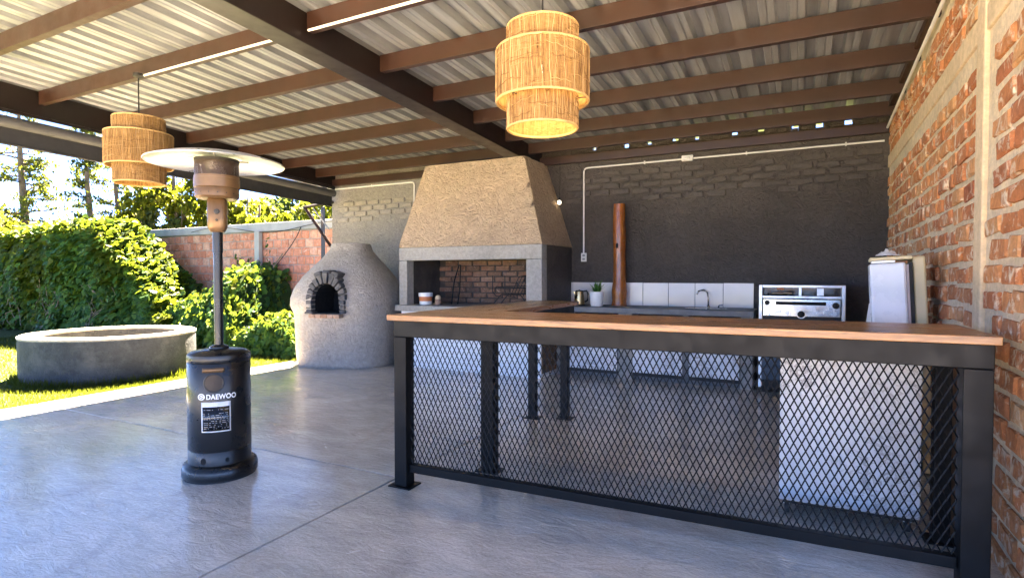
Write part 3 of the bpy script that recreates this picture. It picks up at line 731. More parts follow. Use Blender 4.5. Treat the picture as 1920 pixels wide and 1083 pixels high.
mb.v = [(x*(1+.055*noise.noise(Vector((x*2, y*2, z*2)))+.012*noise.noise(Vector((x*7, y*7, z*7)))), y*(1+.055*noise.noise(Vector((x*2, y*2, z*2+5)))+.012*noise.noise(Vector((x*7, y*7+3, z*7)))), z + (.012*noise.noise(Vector((x*5, y*5, 1))) if z > 1.7 else 0)) for x, y, z in mb.v]
body = mb.build('oven_body', M['oven'], OV, smooth='all')
MA = R(-74)                                               # direction the mouth faces
MM = Matrix.Rotation(MA + R(90), 4, 'Z')                  # local -y -> mouth direction
def arch(r, z0, zs, n=10, pk=0.0):
    """arch outline in x,z: from right foot over the top to left foot"""
    return [(r, z0)] + [(r*math.cos(math.pi*i/n), zs + (r+pk)*math.sin(math.pi*i/n)) for i in range(n+1)] + [(-r, z0)]
RI, ZS0, ZS = .205, .775, .96
cut = MB().prism(arch(RI+.005, ZS0-.002, ZS, 12, .03), -1.1, -.18, MM).build('cutter', None)
cut.location = OC
bo = body.modifiers.new('cut', 'BOOLEAN'); bo.operation = 'DIFFERENCE'; bo.object = cut; bo.solver = 'EXACT'
dg = bpy.context.evaluated_depsgraph_get(); dg.update()
me2 = bpy.data.meshes.new_from_object(body.evaluated_get(dg)); body.modifiers.clear(); body.data = me2
bpy.data.objects.remove(cut)
# soot lined cavity
ln = MB(); A = arch(RI-.004, ZS0+.004, ZS, 12, .03); m = len(A)
vs = [MM @ Vector((p[0], -.70, p[1])) for p in A] + [MM @ Vector((p[0], -.19, p[1])) for p in A]
fs = [(i, (i+1) % m, (i+1) % m + m, i+m) for i in range(m)] + [tuple(range(m, 2*m))]
ln.add(vs, fs); ln.build('sooty_cavity', M['black'], OV, fix=False)
# portal core behind stones
FY = -.79
def ring_prism(ri, ro, a0, a1, y0, y1, pk0=.03, pk1=.03):
    def P(r, a, pk): return (r*math.cos(a), ZS + (r+pk)*math.sin(a))
    poly = [P(ri, a0, pk0), P(ro, a0, pk1), P(ro, (a0+a1)/2, pk1), P(ro, a1, pk1), P(ri, a1, pk0), P(ri, (a0+a1)/2, pk0)]
    return MB().prism(poly, y0, y1, MM)
ns = 11
for i in range(ns):
    a0 = math.pi*i/ns + .02; a1 = math.pi*(i+1)/ns - .02; tall = .105 + .05*math.exp(-((i-5)/1.6)**2) + random.uniform(-.012, .012)
    ring_prism(RI, RI+tall, a0, a1, FY + random.uniform(-.015, .015), FY+.42 if 2 < i < 8 else FY+.16).build('arch_stone', M['ovenstone'], OV, bevel=.012)
for s in (-1, 1):
    for k in range(3):
        z0 = ZS0 + k*.063; w = random.uniform(.07, .095)
        xa, xb = sorted((s*RI, s*(RI+w))); MB().box(xa, xb, FY + random.uniform(-.01, .01), FY+.12, z0+.003, z0+.058, MM).build('arch_stone', M['ovenstone'], OV, bevel=.012)
for k in range(3):
    a = R(68 + 22*k); c = Vector((.33*math.cos(a), FY+.02, ZS + .035 + .335*math.sin(a)))
    MB().box(-.055, .055, 0, .22, -.04, .05, MM @ Matrix.Translation(c) @ Matrix.Rotation(-(a-R(90)), 4, 'Y')).build('arch_stone', M['ovenstone'], OV, bevel=.016)
for k in range(5):
    x = -.22 + k*.092; MB().box(x, x+.088, FY-.055, FY+.15, ZS0-.055, ZS0-.004, MM).build('sill_brick', M['sill'], OV, bevel=.006)
MB().box(-.30, -.17, FY-.03, FY+.1, ZS0-.002, ZS0+.028, MM).build('side_stone', M['ovenstone'], OV, bevel=.01)

# ------------------------------------------------------------------ kitchen run
KC = thing('kitchen_counter', 'grey cement kitchen counter with white doors under the dark wall', 'counter', (-2.87, 6.93, 0))
bx('countertop', (0, 2.41, -.03, .565, .83, .90), M['slab'], KC, .006)
bx('plinth', (.02, 2.38, .08, .56, 0, .10), M['slab'], KC, .002)
for (x0, x1) in ((0, .14), (.83, 1.01), (2.27, 2.40)): bx('pier', (x0, x1, 0, .56, 0 if x0 else 0, .829), M['cement'], KC, .004)
bx('cavity_back', (.14, 2.27, .3, .34, .10, .829), M['grout'], KC, 0)
for (x0, x1) in ((.15, .82), (1.02, 1.62), (1.70, 2.26)):
    d = bx('door', (x0, x1, -.012, .012, .10, .80), M['scuff'], KC, .003)
    MB().box(x1-.06, x1-.045, -.03, -.012, .60, .68).build('handle', M['alu'], d, bevel=.002)
    MB().box(x0, x1, -.008, .014, .06, .098).build('shadow_gap_strip', M['iron'], KC)  # dark strip below each door, paints the shadow of the gap
bx('divider', (1.625, 1.695, 0, .3, .10, .829), M['slab'], KC, .002)
sk = thing('sink', 'stainless steel sink bowl set in the kitchen counter', 'sink', (-1.02, 7.19, .90))
MB().lathe([(.20, .002), (.215, .006), (.20, .008), (.185, .003), (.17, -.01), (0, -.012)], 32, fn=lambda a, z: 1+.15*math.cos(2*a)).build('bowl_rim', M['stainless'], sk, smooth=True)
fa = thing('faucet', 'chrome swan neck faucet over the sink', 'faucet', (-1.02, 7.40, .90))
MB().lathe([(0, 0), (.026, 0), (.024, .012), (.014, .03), (0, .03)], 16).build('faucet_base', M['stainless'], fa, smooth=True)
MB().tube([(0, 0, .02), (.0, 0, .12), (-.01, -.01, .19), (-.05, -.05, .225), (-.10, -.10, .21), (-.12, -.12, .17)], .011, 8).build('spout', M['stainless'], fa, smooth='all')
MB().tube([(.12, 0, .01), (.13, -.02, .035), (.17, -.04, .04)], .01, 6).build('tap_lever', M['stainless'], fa, smooth='all')
TS = thing('tile_backsplash', 'row of cream wall tiles above the kitchen counter', 'backsplash', (0, YB, 0))
bx('grout_bed', (-2.985, -.50, -.012, -.002, .90, 1.212), M['grout'], TS, 0)
ed = [-.50, -.855, -1.195, -1.53, -1.865, -2.20, -2.535, -2.862, -2.985]
for a, b in zip(ed, ed[1:]): bx('tile', (b+.003, a-.003, -.020, -.011, .905, 1.208 + random.uniform(-.002, .002)), M['tile'], TS, .002)
# log
lg = MB(); pts = []; rr = []
for i in range(22):
    q = i/21; z = .90 + 1.36*q; pts.append((-2.185 + .004*math.sin(q*5) , 7.38 + .0*q, z)); rr.append((.090 - .010*q + .004*math.sin(q*11) + (.014 if i == 0 else 0) + .012*math.exp(-((q-.14)/.06)**2)))
lg.tube(pts, rr, 18)
lgo = thing('wooden_log', 'tall varnished reddish tree log standing on the kitchen counter', 'log', (0, 0, 0))
lgo.location = (-2.16, 7.38, .90)
lg.v = [(x+2.185 + .006*noise.noise(Vector((x*9, y*9, z*4))), y-7.38, z-.90) for x, y, z in lg.v]
lg.build('log_body', M['log'], lgo, smooth=True)
MB().lathe([(0, -.004), (.012, -.004), (.022, 0), (.024, .006), (0, .008)], 12).build('knot', M['black'], lgo, smooth=True)
kn = bpy.data.objects['knot']; kn.rotation_euler = (R(90), 0, 0); kn.location = (-.005, -.083, .80); kn.scale = (.8, 1.5, 1)
# kettle
ke = thing('electric_kettle', 'champagne metal electric kettle with black handle on the counter', 'kettle', (-2.66, 7.20, .90), R(10))
MB().lathe([(0, 0), (.075, 0), (.078, .012), (0, .014)], 24).build('power_base', M['rubber'], ke, smooth=True)
MB().lathe([(0, .015), (.072, .015), (.074, .03), (.062, .15), (.055, .19), (0, .19)], 24).build('kettle_body', M['gold'], ke, smooth=True)
MB().lathe([(0, .191), (.054, .191), (.05, .203), (.012, .208), (0, .215)], 24).build('kettle_lid', M['rubber'], ke, smooth=True)
MB().tube([(.05, 0, .19), (.10, 0, .20), (.118, 0, .16), (.112, 0, .07), (.075, 0, .05)], .011, 8).build('handle', M['rubber'], ke, smooth='all')
MB().prism([(-.055, .15), (-.085, .185), (-.055, .185)], -.018, .018).build('spout', M['gold'], ke)
# pot plant
pp = thing('potted_plant', 'small green spiky plant in a white ceramic pot on the counter', 'plant', (-2.40, 7.16, .90)); pp.scale = (1.25, 1.25, 1.22)
MB().lathe([(0, 0), (.060, 0), (.068, .02), (.078, .155), (.073, .157), (.070, .12), (0, .12)], 28).build('plant_pot', M['pot'], pp, smooth=True)
MB().lathe([(0, .121), (.069, .121), (.06, .13), (0, .133)], 20).build('soil', M['earth'], pp, smooth=True)
for k in range(42):
    a = random.uniform(0, 6.28); L = random.uniform(.10, .22); sp = random.uniform(.15, 1.0); w = random.uniform(.006, .011); mb = MB()
    u = Vector((math.cos(a), math.sin(a), 0)); s_ = Vector((-math.sin(a), math.cos(a), 0)); prev = None; base = len(mb.v)
    for i in range(6):
        q = i/5; p = u*(.01 + L*sp*.75*q) + Vector((0, 0, .125 + L*(q*(1.15-.35*sp) - sp*.30*q*q))); ww = w*(1-q)**.6*(1 if q else .6)
        mb.v += [tuple(p - s_*ww), tuple(p + s_*ww)]
    for i in range(5): mb.f.append((2*i, 2*i+1, 2*i+3, 2*i+2))
    mb.build('leaf', M['potplant'], pp, fix=False)
# stove
ST = thing('kitchen_stove', 'stainless steel kitchen stove with raised back shelf and two knobs', 'stove', (-.405, 6.84, 0))
SW = .835
bx('stove_body', (.02, SW-.02, .02, .62, .05, .86), M['iron'], ST, .004)
bx('oven_door', (.03, SW-.03, -.005, .018, .14, .70), M['glassblack'], ST, .006)
for x in (.03, SW-.09):
    for y in (.05, .54): bx('leg', (x, x+.06, y, y+.06, 0, .05), M['iron'], ST, .004)
for x0, x1 in ((0, .035), (SW-.035, SW)): bx('side_frame', (x0, x1, 0, .62, .06, 1.20), M['alu'], ST, .004)
bx('top_rail', (.036, SW-.036, 0, .30, 1.172, 1.20), M['alu'], ST, .003)
bx('top_plate', (-.004, SW+.004, -.005, .31, 1.2015, 1.208), M['iron'], ST, .002)
bx('shelf_rail', (.036, SW-.036, .0, .03, 1.055, 1.082), M['alu'], ST, .003)
bx('shelf_mullion', (.395, .422, .0, .025, 1.083, 1.171), M['alu'], ST, .002)
bx('shelf_back', (.036, SW-.036, .18, .2, 1.03, 1.171), M['glassblack'], ST, 0)
bx('shelf_box', (.57, .635, .04, .1, 1.084, 1.165), M['alu'], ST, .003)
MB().tube([(.10, .06, 1.10), (.34, .07, 1.105)], .016, 8).build('rolling_pin', M['stainless'], ST, smooth=True)
bx('shelf_tin', (.18, .245, .05, .1, 1.145, 1.168), M['terracotta'], ST, .003)
bx('control_panel', (.045, SW-.045, -.012, .02, .86, 1.046), M['stainless'], ST, .004)
bx('vent_slot', (.17, SW-.18, -.016, -.0125, .985, 1.02), M['black'], ST, .001)
for (x, z, r) in ((.085, 1.005, .028), (SW-.09, .985, .035), (.42, .885, .038)):
    k = MB().lathe([(0, 0), (r, 0), (r*.92, .02), (r*.6, .03), (0, .032)], 18).build('knob', M['iron'], ST, smooth=True); k.location = (x, -.013, z); k.rotation_euler = (R(90), 0, 0)
    rg = MB().lathe([(r*.9, 0), (r*1.2, 0), (r*1.2, .006), (r*.9, .006)], 18, close=True).build('knob_ring', M['stainless'], k, smooth=True)
# rolling white cabinet behind the mesh
CB = thing('rolling_cabinet', 'scuffed white painted cabinet on castors behind the mesh front', 'cabinet', (-.09, 3.37, 0), R(1.5))
bx('cabinet_body', (0, .635, 0, .48, .085, .90), M['scuff'], CB, .006)
bx('base_rail', (.02, .615, .02, .46, .065, .084), M['iron'], CB, .002)
for (x, y) in ((.04, .06), (.59, .06), (.04, .42), (.59, .42)):
    c = MB().tube([(x-.012, y, .03), (x+.012, y, .03)], .03, 14).build('castor', M['rubber'], CB, smooth=True)
    MB().box(x-.018, x+.018, y-.012, y+.02, .05, .065).build('castor_fork', M['alu'], c)
# narrow appliance leaning by the brick wall
AP = thing('narrow_fridge', 'narrow old fridge with white door and cream side by the brick wall', 'fridge', (.69, 4.45, 0), rot=(0, R(-3.0), R(-4)))
AP.location.z = .008
bx('fridge_body', (.035, .105, .02, .42, .0, 1.42), M['cream'], AP, .012)
bx('gasket', (.012, .034, .0, .40, .02, 1.38), M['rubber'], AP, .003)
bx('door', (-.205, -.004, -.03, .40, .02, 1.385), M['enamel'], AP, .014)
bx('door_edge', (-.0035, .0115, -.02, .39, .03, 1.37), M['mauve'], AP, .002)
bx('top_cover', (-.20, .034, -.02, .41, 1.402, 1.425), M['cream'], AP, .006)
bx('hinge_plate', (-.195, -.06, -.035, .06, 1.386, 1.401), M['alu'], AP, .003)
rg = MB(); 
for k in range(60):
    pass
cl = MB(); nn = 12
for j in range(nn+1):
    for i in range(nn+1):
        x = (i/nn-.5)*.13; y = (j/nn-.5)*.10; r2 = (x/.065)**2 + (y/.05)**2
        cl.v.append((x, y, max(.004, .035*math.exp(-r2*1.6)*(1 + 1.2*noise.noise(Vector((x*45, y*45, 2)))) + .02*noise.noise(Vector((x*70, y*70, 5)))*math.exp(-r2))))
for j in range(nn):
    for i in range(nn): a = j*(nn+1)+i; cl.f.append((a, a+1, a+nn+2, a+nn+1))
clo = cl.build('rag', M['pot'], smooth='all'); clo.location = (.53, 4.60, 1.437); tag(clo, 'crumpled white rag lying on top of the narrow fridge', 'rag')
so2 = clo.modifiers.new('solid', 'SOLIDIFY'); so2.thickness = .003
fr = MB().box(-.012, .012, 0, .30, 0, 1.10, Matrix.Rotation(R(7), 4, 'Y')).build('folding_board', M['whitepaint'], bevel=.003); fr.location = (.335, 4.62, .004)
tag(fr, 'thin pale board leaning against the white fridge door', 'board')
wb = MB().box(0, .10, 0, .04, 0, .90, Matrix.Rotation(R(-2), 4, 'X')).build('wooden_board', M['board'], bevel=.003); wb.location = (.665, 3.50, .002)
tag(wb, 'rough brown timber board standing between white cabinet and brick wall', 'board')

# ------------------------------------------------------------------ fire pit
PC = (-8.43, 4.39, -.06)
PT = thing('fire_pit', 'round dark grey plastered fire pit with pale rim on the lawn', 'fire pit', PC)
def wob(a, z): return 1 + .008*math.sin(3*a+1) + .006*math.sin(7*a)
MB().lathe([(.99, 0), (1.0, .2), (1.0, .50), (.995, .558), (.80, .558), (.79, .50), (.79, .0)], 72, fn=wob, close=True).build('pit_wall', M['pit'], PT, smooth=True)
MB().lathe([(1.004, .56), (1.006, .585), (.99, .595), (.80, .595), (.785, .585), (.785, .56)], 72, fn=wob, close=True).build('pit_rim', M['rim'], PT, smooth=True)
MB().lathe([(0, .34), (.3, .36), (.6, .33), (.786, .35), (.786, .05), (0, .05)], 48, fn=wob).build('sand_bed', M['sand'], PT, smooth=True)

# ------------------------------------------------------------------ patio heater
HT = thing('patio_heater', 'black mushroom patio heater with round aluminium reflector on the patio', 'heater', (-3.40, 2.41, 0), R(50))
hbk = M['heaterblack']
MB().lathe([(0, .012), (.222, .012), (.226, .02), (.226, .06), (.218, .085), (.196, .10), (0, .10)], 56).build('base_skirt', hbk, HT, smooth=True)
MB().lathe([(0, 0), (.215, 0), (.215, .0118), (0, .0118)], 40).build('base_ring', M['rubber'], HT, smooth=True)
MB().lathe([(.188, .1005), (.188, .185), (.186, .188), (.188, .191), (.188, .742), (.185, .746), (.188, .750), (.190, .775), (.186, .795), (.168, .808), (.160, .806), (.150, .815), (.04, .826), (0, .826)], 64).build('tank_housing', hbk, HT, smooth=True)
MB().lathe([(.0, .827), (.06, .827), (.058, .838), (.034, .85), (0, .85)], 24).build('pole_flange', hbk, HT, smooth=True)
MB().tube([(0, 0, .85), (0, 0, 1.50)], .0275, 20).build('pole', hbk, HT, smooth=True)
MB().tube([(0, 0, 1.45), (0, 0, 1.61)], .031, 20).build('pole_collar', hbk, HT, smooth=True)
hd = MB().lathe([(0, 1.585), (.04, 1.585), (.05, 1.60), (.058, 1.62), (.058, 1.79), (.05, 1.80), (0, 1.80)], 20, fn=lambda a, z: (abs(math.cos(a))**5+abs(math.sin(a))**5)**(-1/5)).build('burner_head', M['bronze'], HT, smooth=True)
for z, r in ((1.715, .017), (1.66, .008)):
    k = MB().lathe([(0, 0), (r, 0), (r*.9, .016), (0, .018)], 14).build('control_knob', M['rubber'], HT, smooth=True); k.location = (0, -.057, z); k.rotation_euler = (R(90), 0, 0)
MB().lathe([(0, 1.80), (.118, 1.80), (.132, 1.812), (.132, 1.862), (.130, 1.866), (.136, 1.87), (.136, 1.928), (0, 1.928)], 48).build('burner_collar', M['bronze'], HT, smooth=True)
for k in range(16):
    a = k*math.pi/8 + .1; p = Vector((.1325*math.cos(a), .1325*math.sin(a), 1.832)); 
    o = MB().lathe([(0, 0), (.004, 0), (.0035, .002), (0, .0025)], 6).build('screw', M['rubber'], HT); o.location = p; o.rotation_euler = (0, R(90), a)
MB().lathe([(.131, 1.929), (.131, 2.045)], 64).build('flame_screen', M['screen'], HT, smooth='all', fix=False)
for me_ in (bpy.data.objects['flame_screen'].data,):
    bm = bmesh.new(); bm.from_mesh(me_); bmesh.ops.delete(bm, geom=[f for f in bm.faces if len(f.verts) > 4], context='FACES_ONLY'); bm.to_mesh(me_); bm.free()
MB().lathe([(.04, 1.929), (.085, 2.045), (.03, 2.05)], 20).build('inner_cone', M['stainless'], HT, smooth=True)
MB().lathe([(.127, 1.929), (.134, 1.929), (.134, 1.945), (.127, 1.945)], 48, close=True).build('screen_band', M['bronze'], HT, smooth=True)
MB().lathe([(.127, 2.036), (.134, 2.036), (.134, 2.056), (0, 2.06), (0, 2.04)], 48).build('screen_cap', M['iron'], HT, smooth=True)
MB().lathe([(.0, 2.092), (.13, 2.088), (.30, 2.062), (.405, 2.030), (.411, 2.026), (.413, 2.030), (.41, 2.035), (.305, 2.068), (.135, 2.094), (0, 2.099)], 72).build('reflector_dish', M['dish'], HT, smooth=True)
for k in range(3):
    a = R(30 + 120*k); MB().tube([(.10*math.cos(a), .10*math.sin(a), 2.052), (.17*math.cos(a), .17*math.sin(a), 2.068), (.21*math.cos(a), .21*math.sin(a), 2.070)], .006, 6).build('dish_bracket', M['alu'], HT)
# curved print on the housing
RB = .1888
def wrap(x, z, r=RB): a = x/RB; return (r*math.sin(a), -r*math.cos(a), z)
def patch(name, x0, x1, z0, z1, mat, off, parent=HT, hole=None, nseg=14):
    mb = MB()
    for i in range(nseg+1):
        x = x0 + (x1-x0)*i/nseg; mb.v += [wrap(x, z0, RB+off), wrap(x, z1, RB+off)]
    for i in range(nseg): mb.f.append((2*i, 2*i+2, 2*i+3, 2*i+1))
    o = mb.build(name, mat, parent, smooth='all', fix=False); s = o.modifiers.new('solid', 'SOLIDIFY'); s.thickness = .0006; s.offset = 1; return o
patch('bronze_plate', -.085, .045, .694, .722, M['bronze'], .0008)
mb = MB(); N = 28; cx, cz, rr_ = -.018, .628, .056
NR = 6
for k in range(NR+1):
    for i in range(N): a = 2*math.pi*i/N; q = max(.02, k/NR); mb.v.append(wrap(cx+rr_*q*math.cos(a), cz+rr_*q*math.sin(a), RB+.0008))
mb.f.append(tuple(range(N)))
for k in range(NR):
    for i in range(N): mb.f.append((k*N+i, k*N+(i+1) % N, (k+1)*N+(i+1) % N, (k+1)*N+i))
mb.build('round_window', simple('brown_glass', (.03, .017, .01), .6, var=.3), HT, smooth='all', fix=False)
mb = MB()
for i in range(N):
    a = 2*math.pi*i/N
    for q, off in ((.92, .001), (1.0, .006), (1.1, .001)): mb.v.append(wrap(cx+rr_*q*math.cos(a), cz+rr_*q*math.sin(a), RB+off))
for i in range(N):
    j = (i+1) % N
    for k in range(2): mb.f.append((3*i+k, 3*j+k, 3*j+k+1, 3*i+k+1))
mb.build('window_ring', hbk, HT, smooth='all')
for x, w in ((-.085, .028), (.055, .02)):
    mb = MB(); mb.v.append(wrap(x, .135, RB+.0008))
    for i in range(16): a = 2*math.pi*i/16; mb.v.append(wrap(x+w*.6*math.cos(a), .135+w*.75*math.sin(a), RB+.0008))
    for i in range(16): mb.f.append((0, 1+i, 1+(i+1) % 16))
    mb.build('vent_hole', M['black'], HT, fix=False)
# sticker
st = patch('rating_sticker', -.092, .078, .318, .508, M['print'], .0008)
s2 = patch('sticker_panel', -.085, .071, .326, .478, M['glassblack'], .0016, st)
mbp = MB()
for r in range(11):
    z = .340 + r*.0118; x = -.078
    while x < .06:
        w = random.uniform(.01, .04)
        if random.random() < .75:
            for xx0, xx1 in ((x, min(x+w, .066)),):
                b_ = len(mbp.v); mbp.v += [wrap(xx0, z, RB+.0026), wrap(xx1, z, RB+.0026), wrap(xx1, z+.0036, RB+.0026), wrap(xx0, z+.0036, RB+.0026)]; mbp.f.append((b_, b_+1, b_+2, b_+3))
        x += w + .008
mbp.build('sticker_print', M['printgrey'], st, fix=False)['kind'] = 'stuff'
# DAEWOO lettering
tc = bpy.data.curves.new('lettering', 'FONT'); tc.body = 'DAEWOO'; tc.size = .044; tc.offset = .0012; tc.space_character = 1.06
to = bpy.data.objects.new('lettering_src', tc); COL.objects.link(to); bpy.context.view_layer.update()
dg = bpy.context.evaluated_depsgraph_get(); tme = bpy.data.meshes.new_from_object(to.evaluated_get(dg)); bpy.data.objects.remove(to)
bm = bmesh.new(); bm.from_mesh(tme); bmesh.ops.triangulate(bm, faces=bm.faces); bmesh.ops.subdivide_edges(bm, edges=[e for e in bm.edges if e.calc_length() > .01], cuts=1)
xs = [v.co.x for v in bm.verts]; x0, x1 = min(xs), max(xs)
for v in bm.verts: v.co = wrap(-.060 + (v.co.x-x0)/(x1-x0)*.172, .527 + v.co.y, RB+.0012)
bm.to_mesh(tme); bm.free(); link('lettering', tme, M['print'], HT)
mb = MB(); cx, cz = -.092, .5425; N = 24
for (r0, r1, a0, a1) in ((.0145, .0205, 0, 2*math.pi), (.0055, .010, R(30), R(330))):
    b_ = len(mb.v)
    for i in range(N+1):
        a = a0 + (a1-a0)*i/N; mb.v += [wrap(cx+r0*1.1*math.cos(a), cz+r0*math.sin(a), RB+.0012), wrap(cx+r1*1.1*math.cos(a), cz+r1*math.sin(a), RB+.0012)]
    for i in range(N): mb.f.append((b_+2*i, b_+2*i+1, b_+2*i+3, b_+2*i+2))
b_ = len(mb.v); mb.v += [wrap(cx, cz-.002, RB+.0012), wrap(cx+.016, cz-.002, RB+.0012), wrap(cx+.016, cz+.003, RB+.0012), wrap(cx, cz+.003, RB+.0012)]; mb.f.append((b_, b_+1, b_+2, b_+3))
mb.build('round_emblem', M['print'], HT, fix=False)

# ------------------------------------------------------------------ foliage
IVY = [(0, -.5), (.38, -.42), (.5, -.05), (.30, .12), (.22, .34), (0, .62), (-.22, .34), (-.30, .12), (-.5, -.05), (-.38, -.42)]
OVAL = [(0, -.5), (.22, -.25), (.26, .05), (0, .55), (-.26, .05), (-.22, -.25)]
DIA = [(0, -.5), (.22, 0), (0, .5), (-.22, 0)]
def add_leaf(mb, p, nrm, size, shape, roll=None):
    nrm = nrm.normalized(); a = Vector((0, 0, 1)) if abs(nrm.z) < .9 else Vector((1, 0, 0))
    u = a.cross(nrm).normalized(); w = nrm.cross(u).normalized(); th = random.uniform(-.9, .9) + math.pi if roll is None else roll
    c, s = math.cos(th), math.sin(th); b = len(mb.v)
    for (x, y) in shape:
        X = (x*c - y*s)*size; Y = (x*s + y*c)*size; q = p + u*X + w*Y - nrm*(abs(x)*.25*size); mb.v.append((q.x, q.y, q.z))
    mb.f.append(tuple(range(b, b+len(shape))))
def rv(): return Vector((random.gauss(0, 1), random.gauss(0, 1), random.gauss(0, 1)))
def n3(x, y, z, s): return noise.noise(Vector((x*s, y*s, z*s)))
def lumpy(pts_fn, name, mat, parent, nu=40, nv=12):
    mb = MB()
    for j in range(nv+1):
        for i in range(nu+1): mb.v.append(pts_fn(i/nu, j/nv))
    for j in range(nv):
        for i in range(nu): a = j*(nu+1)+i; mb.f.append((a, a+1, a+nu+2, a+nu+1))
    return mb.build(name, mat, parent, smooth='all', fix=False)
# big ivy hedge on the garden wall
def hedge_front(x, z):                                        # y of the hedge's surface
    base = 6.75 + .25*math.sin(x*.55) + .35*n3(x, 0, z, .7) + .12*n3(x, 3, z, 2.4)
    if x > -11.0: base += (x+11.0)*.42
    return min(base + .35*max(0, z-1.6)**2 , 8.15)
def hedge_top(x):
    t = 2.36 + .12*n3(x, 1, 0, 1.1) + .10*n3(x, 5, 0, 3.0)
    if x > -13.2: t -= (x+13.2)*.95
    return max(t, .5)
HG = thing('ivy_hedge', 'long thick ivy hedge covering the garden wall on the lawn side', 'hedge', (-15, 7.4, -.05))
off = Vector((15, -7.4, .05))
mb, mby = MB(), MB()
for k in range(21000):
    x = -11.0 - 15*random.random()**1.25; zt = hedge_top(x); z = zt*random.random()**.8
    y = hedge_front(x, z) - random.uniform(-.14, .10); nr = Vector((0, -1, .55 + .5*(z/zt))) + rv()*.42
    bright = n3(x, y, z, .9) + .35*(z/zt > .82) + (.45 if x < -15 else 0) + random.uniform(-.3, .3) - .15  # yellow leaves favour top and far end: sunlight put into leaf colour
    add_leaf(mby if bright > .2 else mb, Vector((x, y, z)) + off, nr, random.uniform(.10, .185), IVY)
for k in range(7000):
    x = -11.4 - 15*random.random()**1.2; z = hedge_top(x) + random.uniform(-.16, .20)*random.random(); y = hedge_front(x, 2.0) + random.uniform(-.1, 1.1)
    add_leaf(mby if random.random() < .7 else mb, Vector((x, min(y, 8.5), z)) + off, Vector((0, -.5, 1)) + rv()*.6, random.uniform(.09, .17), IVY)  # mostly yellow along the crest, sunlight put into leaf colour
mb.build('foliage', M['ivy'], HG, fix=False); mby.build('foliage', M['ivyy'], HG, fix=False)
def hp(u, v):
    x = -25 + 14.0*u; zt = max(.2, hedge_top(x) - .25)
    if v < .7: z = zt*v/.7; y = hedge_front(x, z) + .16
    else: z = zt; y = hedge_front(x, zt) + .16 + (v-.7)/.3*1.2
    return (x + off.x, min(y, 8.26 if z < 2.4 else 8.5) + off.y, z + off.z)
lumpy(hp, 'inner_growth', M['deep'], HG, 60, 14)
st_ = MB()
for k in range(26):
    x = random.uniform(-20, -12.2); z = .1; pts = []
    for i in range(7): pts.append(Vector((x, hedge_front(x, z) - .06, z)) + off); x += random.uniform(-.25, .3); z += random.uniform(.08, .28); z = min(z, hedge_top(x))
    st_.tube(pts, .009, 5)
st_.build('stems', M['vine'], HG)['kind'] = 'stuff'
# lower climber bush by the oven
CBU = thing('ivy_bush', 'low ivy bush between clay oven and hedge under the block wall', 'bush', (-8.6, 7.2, -.05)); off2 = Vector((8.6, -7.2, .05))
def bush_top(x):
    a = 1.50*math.exp(-((x+9.75)/.85)**2); b = .62*math.exp(-((x+7.9)/.8)**2); c = .95*math.exp(-((x+10.9)/.6)**2); return max(.28, a, b, c)*(1 + .15*n3(x, 0, 0, 4))
def bush_front(x, z): return 6.45 + .55*(z/1.4)**1.3 + .18*n3(x, 2, z, 1.6) + (.25 if x < -9.4 else 0)
mb, mby = MB(), MB()
for k in range(8000):
    x = random.uniform(-11.6, -7.0); zt = bush_top(x); z = zt*random.random()**.75*1.04
    y = bush_front(x, z) + random.uniform(-.12, .16) + (random.uniform(0, 1.2) if z > zt*.85 else 0)
    add_leaf(mby if random.random() < .06 + .25*(z/zt > .8) else mb, Vector((x, min(y, 8.2), z)) + off2, Vector((.1, -1, .6)) + rv()*.5, random.uniform(.085, .16), IVY)
for k in range(14):                                            # thin climbing shoots on the wall
    x = random.uniform(-11.6, -10.0); z = bush_top(x)*.8; y = 8.1
    for i in range(random.randint(8, 26)):
        x += random.uniform(-.06, .07); z += random.uniform(.02, .07)
        add_leaf(mby if random.random() < .4 else mb, Vector((x, y + random.uniform(-.1, .05), z)) + off2, Vector((0, -1, .3)) + rv()*.5, random.uniform(.06, .11), OVAL)
mb.build('foliage', M['ivy'], CBU, fix=False); mby.build('foliage', M['ivyy'], CBU, fix=False)
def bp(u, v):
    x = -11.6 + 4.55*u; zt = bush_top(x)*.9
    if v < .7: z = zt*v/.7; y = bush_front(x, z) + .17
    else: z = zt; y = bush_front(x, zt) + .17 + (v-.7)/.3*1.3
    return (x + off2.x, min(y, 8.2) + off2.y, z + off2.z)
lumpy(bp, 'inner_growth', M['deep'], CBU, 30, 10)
st_ = MB(); st_.tube([Vector(p) + off2 for p in ((-9.7, 7.9, .9), (-9.75, 8.0, 1.2), (-9.95, 8.08, 1.45), (-10.15, 8.1, 1.62))], .028, 6); st_.tube([Vector(p) + off2 for p in ((-9.75, 8.0, 1.2), (-9.6, 8.05, 1.5), (-9.4, 8.1, 1.75))], .014, 5)
st_.build('stems', M['vine'], CBU)['kind'] = 'stuff'

